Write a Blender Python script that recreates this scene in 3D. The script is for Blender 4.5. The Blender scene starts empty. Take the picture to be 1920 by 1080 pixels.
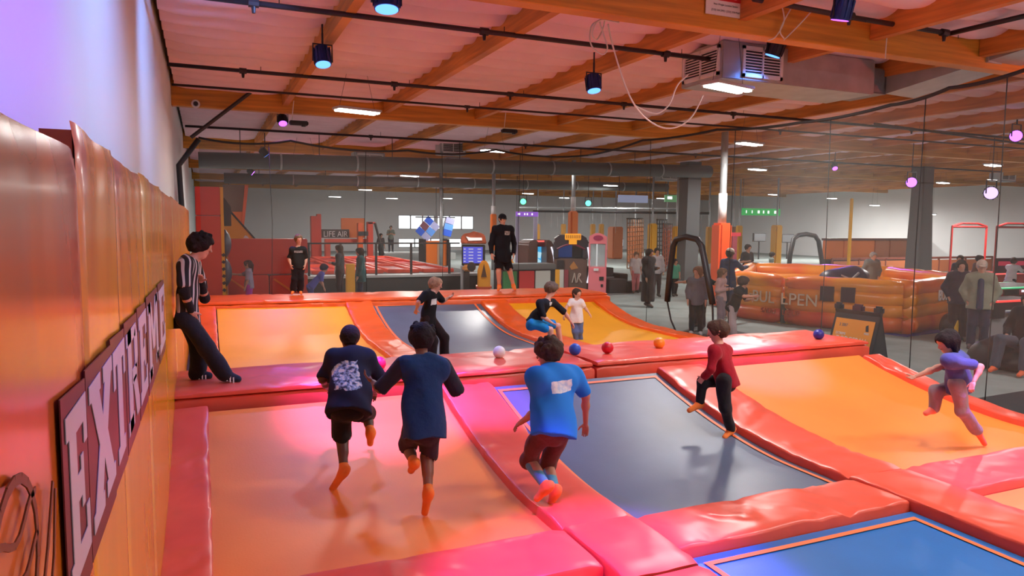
import bpy, bmesh, math, random
import numpy as np
from mathutils import Vector, Matrix
random.seed(7)
SC = bpy.context.scene
COL = SC.collection
PI = math.pi
# ------------------------------------------------------------------ camera
YAW, PIT, ROL = math.radians(23.3), math.radians(5.11), math.radians(.55)
FPX = 1340.0
CAMP = Vector((.30, 0, 2.35))
FW = Vector((math.sin(YAW)*math.cos(PIT), math.cos(YAW)*math.cos(PIT), -math.sin(PIT)))
_r = Vector((math.cos(YAW), -math.sin(YAW), 0)); _u = _r.cross(FW)
RT = _r*math.cos(ROL) + _u*math.sin(ROL); UP = -_r*math.sin(ROL) + _u*math.cos(ROL)
cam = bpy.data.cameras.new('camera'); camo = bpy.data.objects.new('camera', cam); COL.objects.link(camo)
camo.matrix_world = Matrix(((RT.x, UP.x, -FW.x, CAMP.x), (RT.y, UP.y, -FW.y, CAMP.y), (RT.z, UP.z, -FW.z, CAMP.z), (0, 0, 0, 1)))
cam.sensor_width = 36; cam.lens = 36*FPX/1920; cam.clip_end = 300; cam.clip_start = .05
SC.camera = camo
def ray(px, py): return FW + RT*((px-960)/FPX) - UP*((py-540)/FPX)
def aty(px, py, Y): r = ray(px, py); return CAMP + r*((Y-CAMP.y)/r.y)
def atz(px, py, z): r = ray(px, py); return CAMP + r*((z-CAMP.z)/r.z)
def atx(px, py, X): r = ray(px, py); return CAMP + r*((X-CAMP.x)/r.x)
# ------------------------------------------------------------------ world, exposure, large lights
w = bpy.data.worlds.new('world'); SC.world = w; w.use_nodes = True
w.node_tree.nodes['Background'].inputs[0].default_value = (.55, .6, .7, 1)
w.node_tree.nodes['Background'].inputs[1].default_value = .12
SC.view_settings.view_transform = 'Standard'; SC.view_settings.look = 'None'
SC.view_settings.gamma = 1; SC.view_settings.use_curve_mapping = False
SC.view_settings.exposure = -0.12
SC.cycles.use_denoising = True
SC.cycles.max_bounces = 6; SC.cycles.diffuse_bounces = 3; SC.cycles.glossy_bounces = 2
SC.cycles.transparent_max_bounces = 12; SC.cycles.sample_clamp_indirect = 4
HB_W = 150          # watts of a linear ceiling light
PAR_W = 1500        # watts of a coloured stage lamp
# ------------------------------------------------------------------ materials
MATS = {}
def mat(name, col, rough=.5, metal=0, spec=.5, var=0, vscale=6, bump=0, bscale=8, emit=None, es=1, coat=0, stretch=None, alpha=1, sheen=0):
    if name in MATS: return MATS[name]
    m = bpy.data.materials.new(name); m.use_nodes = True; MATS[name] = m
    nt = m.node_tree; N = nt.nodes; L = nt.links; b = N['Principled BSDF']
    b.inputs['Base Color'].default_value = (*col, 1); b.inputs['Roughness'].default_value = rough
    b.inputs['Metallic'].default_value = metal; b.inputs['Specular IOR Level'].default_value = spec
    b.inputs['Coat Weight'].default_value = coat; b.inputs['Alpha'].default_value = alpha
    b.inputs['Sheen Weight'].default_value = sheen
    if emit: b.inputs['Emission Color'].default_value = (*emit, 1); b.inputs['Emission Strength'].default_value = es
    if var or bump:
        tc = N.new('ShaderNodeTexCoord'); src = tc.outputs['Object']
        if stretch:
            mp = N.new('ShaderNodeMapping'); mp.inputs['Scale'].default_value = stretch; L.new(src, mp.inputs[0]); src = mp.outputs[0]
        if var:
            n = N.new('ShaderNodeTexNoise'); n.inputs['Scale'].default_value = vscale; n.inputs['Detail'].default_value = 4; L.new(src, n.inputs['Vector'])
            r = N.new('ShaderNodeValToRGB'); r.color_ramp.elements[0].position = .3; r.color_ramp.elements[1].position = .7
            r.color_ramp.elements[0].color = (*[max(0, c*(1-var)) for c in col], 1); r.color_ramp.elements[1].color = (*[min(1, c*(1+var)) for c in col], 1)
            L.new(n.outputs['Fac'], r.inputs[0]); L.new(r.outputs[0], b.inputs['Base Color'])
        if bump:
            n = N.new('ShaderNodeTexNoise'); n.inputs['Scale'].default_value = bscale; n.inputs['Detail'].default_value = 3; L.new(src, n.inputs['Vector'])
            bp = N.new('ShaderNodeBump'); bp.inputs['Strength'].default_value = bump; bp.inputs['Distance'].default_value = .02
            L.new(n.outputs['Fac'], bp.inputs['Height']); L.new(bp.outputs[0], b.inputs['Normal'])
    return m
def emis(name, col, s):
    if name in MATS: return MATS[name]
    m = bpy.data.materials.new(name); m.use_nodes = True; MATS[name] = m; nt = m.node_tree
    nt.nodes.remove(nt.nodes['Principled BSDF']); e = nt.nodes.new('ShaderNodeEmission')
    e.inputs[0].default_value = (*col, 1); e.inputs[1].default_value = s; nt.links.new(e.outputs[0], nt.nodes['Material Output'].inputs[0]); return m
def vinyl(name, col, rough, cr=.5):
    m = mat(name, col, rough, var=.10, vscale=2); N, L = m.node_tree.nodes, m.node_tree.links; b = N['Principled BSDF']
    tc = N.new('ShaderNodeTexCoord'); n = N.new('ShaderNodeTexNoise'); n.noise_type = 'RIDGED_MULTIFRACTAL'; n.inputs['Scale'].default_value = 2.6; n.inputs['Detail'].default_value = 2.5; n.inputs['Roughness'].default_value = .45; n.inputs['Distortion'].default_value = .6
    L.new(tc.outputs['Object'], n.inputs['Vector']); n2 = N.new('ShaderNodeTexNoise'); n2.inputs['Scale'].default_value = 1.3; L.new(tc.outputs['Object'], n2.inputs['Vector'])
    mr = N.new('ShaderNodeMapRange'); mr.inputs[1].default_value = .42; mr.inputs[2].default_value = .68; mr.inputs[3].default_value = .15; L.new(n2.outputs['Fac'], mr.inputs[0])
    mu = N.new('ShaderNodeMath'); mu.operation = 'MULTIPLY'; L.new(n.outputs['Fac'], mu.inputs[0]); L.new(mr.outputs[0], mu.inputs[1])
    bp = N.new('ShaderNodeBump'); bp.inputs['Strength'].default_value = min(1, cr*1.8); bp.inputs['Distance'].default_value = .05; L.new(mu.outputs[0], bp.inputs['Height']); L.new(bp.outputs[0], b.inputs['Normal'])
    return m
M_RED = vinyl('vinyl_red', (.78, .10, .055), .33, .55)
M_ORP = vinyl('vinyl_orange_red', (.88, .13, .02), .32, .45)
M_MAT = mat('bed_orange', (.95, .255, .04), .45, var=.06, vscale=1.2, bump=.05, bscale=60)
M_MATF = mat('bed_amber', (.98, .43, .012), .45, var=.06, vscale=1.2, bump=.05, bscale=60)
M_BLU = mat('bed_slate_blue', (.095, .14, .215), .36, var=.12, vscale=1.5, bump=.06, bscale=80)
M_LINE = mat('webbing_orange', (.9, .2, .06), .5)
M_BLK = mat('black_vinyl', (.018, .018, .02), .5)
M_STEEL = mat('dark_steel', (.05, .05, .055), .45, metal=.6)
M_PIPE = mat('pipe_maroon_black', (.035, .02, .022), .5, metal=.3)
M_GREYM = mat('galvanised', (.42, .45, .46), .42, metal=.5, var=.12, vscale=3)
M_WOOD = mat('glulam_wood', (.55, .21, .035), .55, var=.3, vscale=2.5, stretch=(.35, .35, 5), bump=.15, bscale=6)
M_WOODG = mat('glulam_girder_wood', (.60, .25, .03), .5, var=.28, vscale=2.2, stretch=(.3, .3, 6), bump=.15, bscale=6)
M_INS = mat('insulation_pink_bounce', (.84, .60, .68), .6, var=.05, vscale=2)  # white insulation; pink bounce light from the pads put into its colour
M_WALL = mat('painted_wall', (.80, .83, .84), .55, var=.03, vscale=.6)
M_FLOOR = mat('floor_carpet_grey', (.25, .30, .29), .8, var=.16, vscale=1.5, bump=.3, bscale=90)
M_NETR = mat('net_rope', (.02, .02, .02), .8)
M_WHITE = mat('white_plastic', (.8, .8, .8), .4)
M_CREAM = mat('rope_white', (.82, .78, .76), .7)
# ------------------------------------------------------------------ mesh helpers
def tagp(o, label, cat, group=None, kind=None):
    if label: o['label'] = label
    if cat: o['category'] = cat
    if group: o['group'] = group
    if kind: o['kind'] = kind
    return o
def thing(name, label, cat, loc=(0, 0, 0), rz=0, group=None):
    o = bpy.data.objects.new(name, None); o.empty_display_size = .1; COL.objects.link(o)
    o.location = loc; o.rotation_euler = (0, 0, rz); return tagp(o, label, cat, group)
def link(name, me, m=None, par=None, loc=None, rz=None):
    o = bpy.data.objects.new(name, me); COL.objects.link(o)
    if m is not None and len(me.materials) == 0: me.materials.append(m)
    if par: o.parent = par
    if loc is not None: o.location = loc
    if rz is not None: o.rotation_euler = (0, 0, rz)
    return o
class MB:
    """collects shapes for ONE mesh"""
    def __init__(s): s.v = []; s.f = []
    def add(s, vs, fs):
        n = len(s.v); s.v += [tuple(v) for v in vs]; s.f += [[i+n for i in f] for f in fs]; return s
    def box(s, c, d, rot=None, rz=0):
        x, y, z = d[0]/2, d[1]/2, d[2]/2; c = Vector(c)
        R = rot if rot is not None else Matrix.Rotation(rz, 3, 'Z')
        vs = [c + R @ Vector((a*x, b*y, e*z)) for a in (-1, 1) for b in (-1, 1) for e in (-1, 1)]
        return s.add(vs, [(0, 1, 3, 2), (4, 6, 7, 5), (0, 4, 5, 1), (2, 3, 7, 6), (0, 2, 6, 4), (1, 5, 7, 3)])
    def b2(s, a, b): return s.box([(a[i]+b[i])/2 for i in range(3)], [abs(b[i]-a[i]) for i in range(3)])
    def tube(s, pts, r, n=8, cap=True):
        pts = [Vector(p) for p in pts]; rs = r if isinstance(r, (list, tuple)) else [r]*len(pts); rings = []
        ref = None
        for i, p in enumerate(pts):
            t = (pts[min(i+1, len(pts)-1)] - pts[max(i-1, 0)]).normalized()
            if ref is None: ref = Vector((0, 0, 1)) if abs(t.z) < .9 else Vector((1, 0, 0))
            u = t.cross(ref).normalized(); ref = u.cross(t).normalized()
            rings.append([p + (u*math.cos(2*PI*k/n) + ref*math.sin(2*PI*k/n))*rs[i] for k in range(n)])
        vs = [v for rg in rings for v in rg]; fs = []
        for i in range(len(pts)-1):
            for k in range(n): fs.append((i*n+k, i*n+(k+1) % n, (i+1)*n+(k+1) % n, (i+1)*n+k))
        if cap: fs.append(list(range(n))[::-1]); fs.append([(len(pts)-1)*n+k for k in range(n)])
        return s.add(vs, fs)
    def lathe(s, prof, c=(0, 0, 0), n=16, axis='Z'):
        vs = []; fs = []; c = Vector(c)
        for (r, z) in prof:
            for k in range(n):
                a = 2*PI*k/n; p = (r*math.cos(a), r*math.sin(a), z)
                if axis == 'X': p = (p[2], p[0], p[1])
                if axis == 'Y': p = (p[0], p[2], p[1])
                vs.append(c + Vector(p))
        for i in range(len(prof)-1):
            for k in range(n): fs.append((i*n+k, i*n+(k+1) % n, (i+1)*n+(k+1) % n, (i+1)*n+k))
        fs.append(list(range(n))[::-1]); fs.append([(len(prof)-1)*n+k for k in range(n)])
        return s.add(vs, fs)
    def prism(s, poly, ext, o=(0, 0, 0), ax=(1, 0, 0), ay=(0, 0, 1)):
        """polygon in the plane (ax, ay) at o, pushed along the vector ext"""
        o, ax, ay, ext = Vector(o), Vector(ax), Vector(ay), Vector(ext); n = len(poly)
        vs = [o + ax*p[0] + ay*p[1] for p in poly]; vs += [v + ext for v in vs]
        return s.add(vs, [list(range(n))[::-1], list(range(n, 2*n))] + [(i, (i+1) % n, n+(i+1) % n, n+i) for i in range(n)])
    def mesh(s, name, smooth=False, bevel=0, seg=2):
        me = bpy.data.meshes.new(name); me.from_pydata(s.v, [], s.f)
        bm = bmesh.new(); bm.from_mesh(me)
        bmesh.ops.recalc_face_normals(bm, faces=bm.faces)
        if bevel: bmesh.ops.bevel(bm, geom=[e for e in bm.edges if e.calc_face_angle(0) > .6], offset=bevel, segments=seg, affect='EDGES', clamp_overlap=True)
        if smooth:
            for f in bm.faces: f.smooth = True
        bm.to_mesh(me); bm.free()
        return me
    def obj(s, name, m, par=None, smooth=False, bevel=0, seg=2, loc=None, rz=None):
        return link(name, s.mesh(name, smooth, bevel, seg), m, par, loc, rz)
def autosmooth(o, ang=.6):
    for p in o.data.polygons: p.use_smooth = True
    o.data.set_sharp_from_angle(angle=ang)
    return o
def grid_mesh(name, nx, ny, fn, smooth=True):
    vs = [fn(i/nx, j/ny) for j in range(ny+1) for i in range(nx+1)]
    fs = [(j*(nx+1)+i, j*(nx+1)+i+1, (j+1)*(nx+1)+i+1, (j+1)*(nx+1)+i) for j in range(ny) for i in range(nx)]
    me = bpy.data.meshes.new(name); me.from_pydata([tuple(v) for v in vs], [], fs)
    if smooth:
        for p in me.polygons: p.use_smooth = True
    return me
def nz(p, s=1., k=0): # cheap smooth noise
    x, y, z = p[0]*s+k*3.1, p[1]*s-k*1.7, p[2]*s+k*.9
    return (math.sin(x*1.7+math.sin(y*2.3)+k) + math.sin(y*1.9+math.sin(z*2.9)+1.3) + math.sin(z*2.1+x*1.1+2.1))/3
def pad_mesh(name, path, half, thick, seg=10, wr=.008, seed=0, side=None, rnd=.03):
    """a stuffed vinyl pad: rounded cross-section swept along a path (top centre line); side = sideways direction"""
    path = [Vector(p) for p in path]; rng = random.Random(seed)
    # resample
    L = [0]
    for a, b in zip(path, path[1:]): L.append(L[-1]+(b-a).length)
    n = max(3, int(L[-1]/.09)); pts = []
    for i in range(n+1):
        d = L[-1]*i/n; k = 0
        while k < len(L)-2 and L[k+1] < d: k += 1
        t = (d-L[k])/max(1e-6, L[k+1]-L[k]); pts.append(path[k].lerp(path[k+1], min(1, t)))
    prof = []
    m = 7
    for i in range(m+1): prof.append((-half+rnd + (2*half-2*rnd)*i/m, 0.))
    prof += [(half-.3*rnd, -.3*rnd), (half, -rnd), (half, -thick+.3*rnd), (half-rnd, -thick), (-half+rnd, -thick), (-half, -thick+.3*rnd), (-half, -rnd), (-half+.3*rnd, -.3*rnd)]
    np_ = len(prof); vs = []
    cre = [(rng.random()*L[-1], rng.uniform(-1.2, 1.2), rng.uniform(.015, .04)) for _ in range(int(L[-1]*2.2)+2)]
    for i, p in enumerate(pts):
        t = (pts[min(i+1, n)]-pts[max(i-1, 0)]).normalized()
        s = Vector(side).normalized() if side else t.cross(Vector((0, 0, 1))).normalized()
        up = s.cross(t).normalized()
        if up.z < 0: up = -up
        d = L[-1]*i/n; e = min(d, L[-1]-d); endk = max(0, 1-e/.05)
        for (x, z) in prof:
            q = p + s*(x*(1-.02*endk)) + up*z
            a = nz(q, 3.5, seed)*wr
            for (cd, sk, cw) in cre:
                u = (d - cd - sk*x)/cw
                if abs(u) < 2: a -= wr*1.3*math.exp(-u*u)
            if z > -thick*.6: q = q + up*(a - endk*rnd*.8)
            q = q + s*(math.copysign(1, x)*nz(q, 6, seed+3)*wr*.6 if abs(x) > half*.9 else 0)
            vs.append(q)
    fs = []
    for i in range(n):
        for k in range(np_): fs.append((i*np_+k, i*np_+(k+1) % np_, (i+1)*np_+(k+1) % np_, (i+1)*np_+k))
    fs.append(list(range(np_))[::-1]); fs.append([n*np_+k for k in range(np_)])
    mb = MB(); mb.v = [tuple(v) for v in vs]; mb.f = fs
    return mb.mesh(name, smooth=True)
def pad(name, path, half, thick, label, m=None, seed=0, wr=.008, side=None, group=None, rnd=.022, par=None):
    o = link(name, pad_mesh(name, path, half, thick, wr=wr, seed=seed, side=side, rnd=rnd), m or M_RED, par)
    o.data.set_sharp_from_angle(angle=.75)
    if label: tagp(o, label, 'pad', group)
    return o
# ================================================================== THE SETTING
def struct(o): o['kind'] = 'structure'; return o
ZC = 5.47                                  # underside of the roof deck
XR, Y0, Y1 = 46.0, -7.0, 62.0
struct(MB().b2((-.5, Y0, -.12), (XR, Y1, 0)).obj('floor', M_FLOOR))
wl = struct(MB().b2((-.5, Y0, 0), (-.28, Y1, ZC+.3)).obj('wall_left', M_WALL))
wr_ = struct(MB().b2((XR, Y0, 0), (XR+.2, Y1, ZC+.3)).obj('wall_right', M_WALL))
wf = struct(MB().b2((-.5, Y0-.2, 0), (XR, Y0, ZC+.3)).obj('wall_front', M_WALL))
ceil = struct(MB().b2((-.5, Y0, ZC+.12), (XR, Y1, ZC+.3)).obj('ceiling', mat('roof_deck', (.16, .12, .1), .8)))
# girders run left-right, joists run away from the camera
GY = [7.75-9.9*1, 7.75, 17.62, 27.5, 37.4, 47.3, 57.2]
JX = [2.1+2.36*k for k in range(-1, 19)]
gm = MB().b2((-.28, -.11, 4.86), (XR, .11, ZC+.05)).mesh('girder', bevel=.01, seg=1); gm.materials.append(M_WOODG)
for y in GY:
    link('girder', gm, None, ceil, (0, y, 0))
jl = 9.9-.24
jm = MB().b2((-.065, 0, 5.02), (.065, jl, ZC+.1)).mesh('joist'); jm.materials.append(M_WOOD)
def insf(u, v):
    y = v*jl; ph = (y/.61) % 1.0
    edge = min(u, 1-u)*2.25
    sag = .22*math.sin(PI*ph)**.6 if 0 < ph < 1 else 0
    return ((u-.5)*2.25, y, ZC - .04 - sag*min(1, .75+edge*.8) - .012*math.sin(u*9+y*2.1))
im = grid_mesh('insulation_panel', 10, 150, insf); im.materials.append(M_INS)
for y in GY:
    for i, x in enumerate(JX):
        if y > 40 and x > 40: continue
        if x > -.2: link('joist', jm, None, ceil, (x, y+.12, 0))
        if x+1.18 < XR-1: link('insulation_panel', im, None, ceil, (x+1.18, y+.12, 0))
# back wall with its bright windows
bwx = [(0, 21.2, 26.6), (1, 27.0, 33.0)]
wb = MB(); YB = 60.0
wo = [(aty(745, 0, YB).x, aty(815, 0, YB).x), (aty(820, 0, YB).x, aty(890, 0, YB).x)]
zt, zb = aty(820, 404, YB).z, aty(820, 430, YB).z
zt2, zb2 = aty(820, 447, YB).z, .25
wb.b2((-.5, YB, zt), (XR, YB+.3, ZC+.3)); wb.b2((-.5, YB, zt2), (XR, YB+.3, zb)); wb.b2((-.5, YB, 0), (XR, YB+.3, zb2))
xs = [-.5, wo[0][0], wo[0][1], wo[1][0], wo[1][1], XR]
for a, b in ((0, 1), (2, 3), (4, 5)):
    wb.b2((xs[a], YB, zb), (xs[b], YB+.3, zt))
dx = [(aty(745, 0, YB).x, aty(868, 0, YB).x), (aty(985, 0, YB).x, aty(1010, 0, YB).x), (aty(1150, 0, YB).x, aty(1180, 0, YB).x)]
xe = [-.5] + [q for d in dx for q in d] + [XR]
for a in range(0, len(xe), 2): wb.b2((xe[a], YB, zb2), (xe[a+1], YB+.3, zt2))
struct(wb.obj('wall_back', M_WALL))
M_DAY = emis('daylight_glass', (.92, .97, 1), 3.2)
M_FRM = mat('window_frame_grey', (.45, .47, .48), .5)
def window(n, x0, x1, z0, z1, nm):
    fr = MB()
    for k in range(nm+1):
        x = x0+(x1-x0)*k/nm; fr.b2((x-.05, YB+.02, z0), (x+.05, YB+.12, z1))
    fr.b2((x0, YB+.02, z0-.03), (x1, YB+.12, z0+.06)); fr.b2((x0, YB+.02, z1-.06), (x1, YB+.12, z1+.03))
    o = struct(fr.obj('window_%d' % n, M_FRM))
    for k in range(nm):
        a = x0+(x1-x0)*k/nm; b = x0+(x1-x0)*(k+1)/nm
        MB().b2((a+.04, YB+.14, z0), (b-.04, YB+.16, z1)).obj('pane', M_DAY, o)
window(1, *wo[0], zb, zt, 3); window(2, *wo[1], zb, zt, 3)
for i, d in enumerate(dx): window(3+i, *d, zb2, zt2, max(1, int((d[1]-d[0])/1.3)))
# ================================================================== TRAMPOLINE COURTS
def zn(y):                                  # height of the near court's beds: flat, then curving up to the divider
    return .10 if y < 5 else .10+.40*((y-5)/2.2)**1.7
def zf(y):                                  # far court
    return .10 if y < 12.9 else .10+.46*((y-12.9)/2.5)**2.0
def bed(name, label, x0, x1, y0, y1, zfn, m, line=None, ny=26):
    t = thing(name, label, 'trampoline', ((x0+x1)/2, (y0+y1)/2, 0))
    cx, cy = (x0+x1)/2, (y0+y1)/2
    def f(u, v):
        y = y0+(y1-y0)*v; x = x0+(x1-x0)*u
        return (x-cx, y-cy, zfn(y) - .02*math.sin(PI*u)*math.sin(PI*v))
    link('jump_bed', grid_mesh('jump_bed', 10, ny, f), m, t)
    fr = MB()
    for x in (x0, x1): fr.tube([(x-cx, y0+(y1-y0)*k/12-cy, zfn(y0+(y1-y0)*k/12)-.05) for k in range(13)], .03, 6)
    for y in (y0, y1): fr.tube([(x0-cx, y-cy, zfn(y)-.05), (x1-cx, y-cy, zfn(y)-.05)], .03, 6)
    fr.obj('frame', M_STEEL, t)
    if line:
        i, wd = line
        def g(a, b, c, d): # strip
            return grid_mesh('border_strip', 2, 24, lambda u, v: ((a+(b-a)*u)-cx, (c+(d-c)*v)-cy, zfn(c+(d-c)*v)+.008 - .02*math.sin(PI*((a+(b-a)*u)-x0)/(x1-x0))*math.sin(PI*((c+(d-c)*v)-y0)/(y1-y0))))
        link('border_strip', g(x0+i, x0+i+wd, y0+i, y1-i), M_LINE, t); link('border_strip', g(x1-i-wd, x1-i, y0+i, y1-i), M_LINE, t)
        link('border_strip', g(x0+i, x1-i, y0+i, y0+i+wd), M_LINE, t); link('border_strip', g(x0+i, x1-i, y1-i-wd, y1-i), M_LINE, t)
    return t
bed('trampoline', 'orange curved trampoline of the near court beside the printed wall', .28, 2.62, 4.35, 7.3, zn, M_MAT)
bed('trampoline', 'slate blue trampoline with orange border line below the divider', 3.18, 5.42, 4.38, 7.3, zn, M_BLU, (.07, .04))
bed('trampoline', 'orange curved trampoline where the boy in the lavender blue shirt runs', 6.1, 8.85, 4.35, 7.3, zn, M_MAT)
bed('trampoline', 'blue trampoline with orange border at the very bottom right', 3.22, 5.42, 1.2, 3.8, zn, mat('bed_blue', (.015, .16, .50), .4, var=.1, vscale=1.5, bump=.06, bscale=80), (.09, .045))
bed('trampoline', 'pink-lit orange trampoline cut off by the right edge of the picture', 6.1, 8.85, 1.2, 3.8, zn, M_MAT)
bed('trampoline', 'orange trampoline under the bottom left corner of the picture', .28, 2.62, 1.2, 3.8, zn, M_MAT)
bed('trampoline', 'amber curved trampoline of the far court next to the referee', .5, 3.1, 8.7, 15.5, zf, M_MATF)
bed('trampoline', 'grey blue trampoline of the far court with orange outline', 3.55, 6.1, 8.7, 15.5, zf, M_BLU, (.12, .05))
bed('trampoline', 'amber curved trampoline of the far court behind the crouching boy', 6.72, 9.0, 8.7, 15.5, zf, M_MATF)
def yp(x, y0, y1, zfn, off=.085, n=24): return [(x, y0+(y1-y0)*k/n, zfn(y0+(y1-y0)*k/n)+off) for k in range(n+1)]
# near court pads
pad('ramp_pad', yp(.14, 4.4, 7.28, zn), .155, .16, 'narrow red ramp pad along the foot of the printed wall', seed=1, wr=.012, side=(1, 0, 0))
pad('ramp_pad', yp(2.9, 4.42, 7.3, zn), .29, .17, 'broad red ramp pad under the boy in the bright blue shirt', seed=2, wr=.012, side=(1, 0, 0))
pad('ramp_pad', yp(5.76, 4.42, 7.3, zn), .345, .17, 'red ramp pad beneath the boy in the dark red top', seed=3, wr=.012, side=(1, 0, 0))
pad('ramp_pad', yp(9.0, 4.3, 7.2, zn, .07), .17, .16, 'narrow red ramp pad along the open right side of near court', seed=4, wr=.012, side=(1, 0, 0))
pad('cross_pad', [(.02, 4.1, .19), (2.60, 4.1, .19)], .29, .17, 'magenta-lit red cross pad at the bottom edge, in front of the orange trampoline', seed=5, wr=.008)
pad('cross_pad', [(3.2, 4.1, .19), (5.42, 4.1, .19)], .29, .17, 'creased red cross pad between the two blue trampolines', seed=6, wr=.016)
pad('cross_pad', [(6.08, 4.1, .19), (9.2, 4.1, .19)], .29, .17, 'purple-lit red cross pad at the right edge in front of the orange trampoline', seed=7, wr=.008)
pad('corner_pad', [(2.9, 4.42, .20), (2.9, 3.6, .20)], .285, .17, 'purple-lit square pad where the bottom pads meet', seed=8, side=(1, 0, 0))
pad('ramp_pad', [(2.9, 3.58, .19), (2.9, 1.2, .19)], .285, .17, 'red pad running toward the viewer at bottom centre', seed=9, side=(1, 0, 0))
pad('ramp_pad', [(5.76, 4.42, .19), (5.76, 1.2, .19)], .33, .17, 'long red pad running out of the bottom right corner', seed=10, side=(1, 0, 0))
# divider: lower and upper tier, each pad a thing
dv = [(-.06, 4.60), (4.63, 9.2)]
dvn = [('left', 'from the printed wall to the seam'), ('right', 'from the seam to the floor ball')]
body = MB().b2((-.02, 7.45, .02), (9.1, 8.45, .40)).obj('divider_core', mat('plywood_dark', (.06, .04, .04), .7))
tagp(body, 'dark timber core under the padded court divider', 'platform')
for i, (a, b) in enumerate(dv):
    pad('divider_pad', [(a, 8.0, .645), (b, 8.0, .645)], .585, .185, 'lower red divider pad running %s' % dvn[i][1], seed=20+i, wr=.008, rnd=.035)
    pad('divider_pad', [(a, 7.97, .71), (b-.04, 7.97, .71)], .57, .06, 'upper red divider pad with balls, running %s' % dvn[i][1] if i else 'upper red divider pad the referee stands on', seed=22+i, wr=.010, rnd=.025)
# far court pads and back barrier
pad('ramp_pad', yp(.28, 8.7, 15.45, zf), .2, .16, 'orange ramp pad of the far court behind the referee', M_ORP, seed=31, wr=.012, side=(1, 0, 0))
pad('ramp_pad', yp(3.33, 8.7, 15.5, zf), .28, .17, 'creased orange ramp pad left of the far blue trampoline', M_ORP, seed=32, wr=.014, side=(1, 0, 0))
pad('ramp_pad', yp(6.42, 8.7, 15.5, zf), .31, .17, 'orange ramp pad right of the far blue trampoline', M_ORP, seed=33, wr=.014, side=(1, 0, 0))
pad('ramp_pad', yp(9.2, 8.7, 15.4, zf, .07), .2, .16, 'orange ramp pad along the open right end of far court', M_ORP, seed=34, wr=.012, side=(1, 0, 0))
MB().b2((.02, 15.75, .02), (9.3, 16.6, .45)).obj('barrier_core', MATS['plywood_dark'])
tagp(bpy.data.objects['barrier_core'], 'dark timber core under the far barrier pads', 'platform')
pad('barrier_pad', [(.05, 16.3, .655), (9.5, 15.95, .625)], .80, .17, 'lower orange pad of the far barrier, below the standing staff member', M_ORP, seed=35, wr=.008, rnd=.035)
pad('barrier_pad', [(.05, 16.33, .72), (9.45, 15.99, .69)], .79, .06, 'upper orange pad of the far barrier, carrying staff member and boy', M_ORP, seed=36, wr=.008, rnd=.025)
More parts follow.
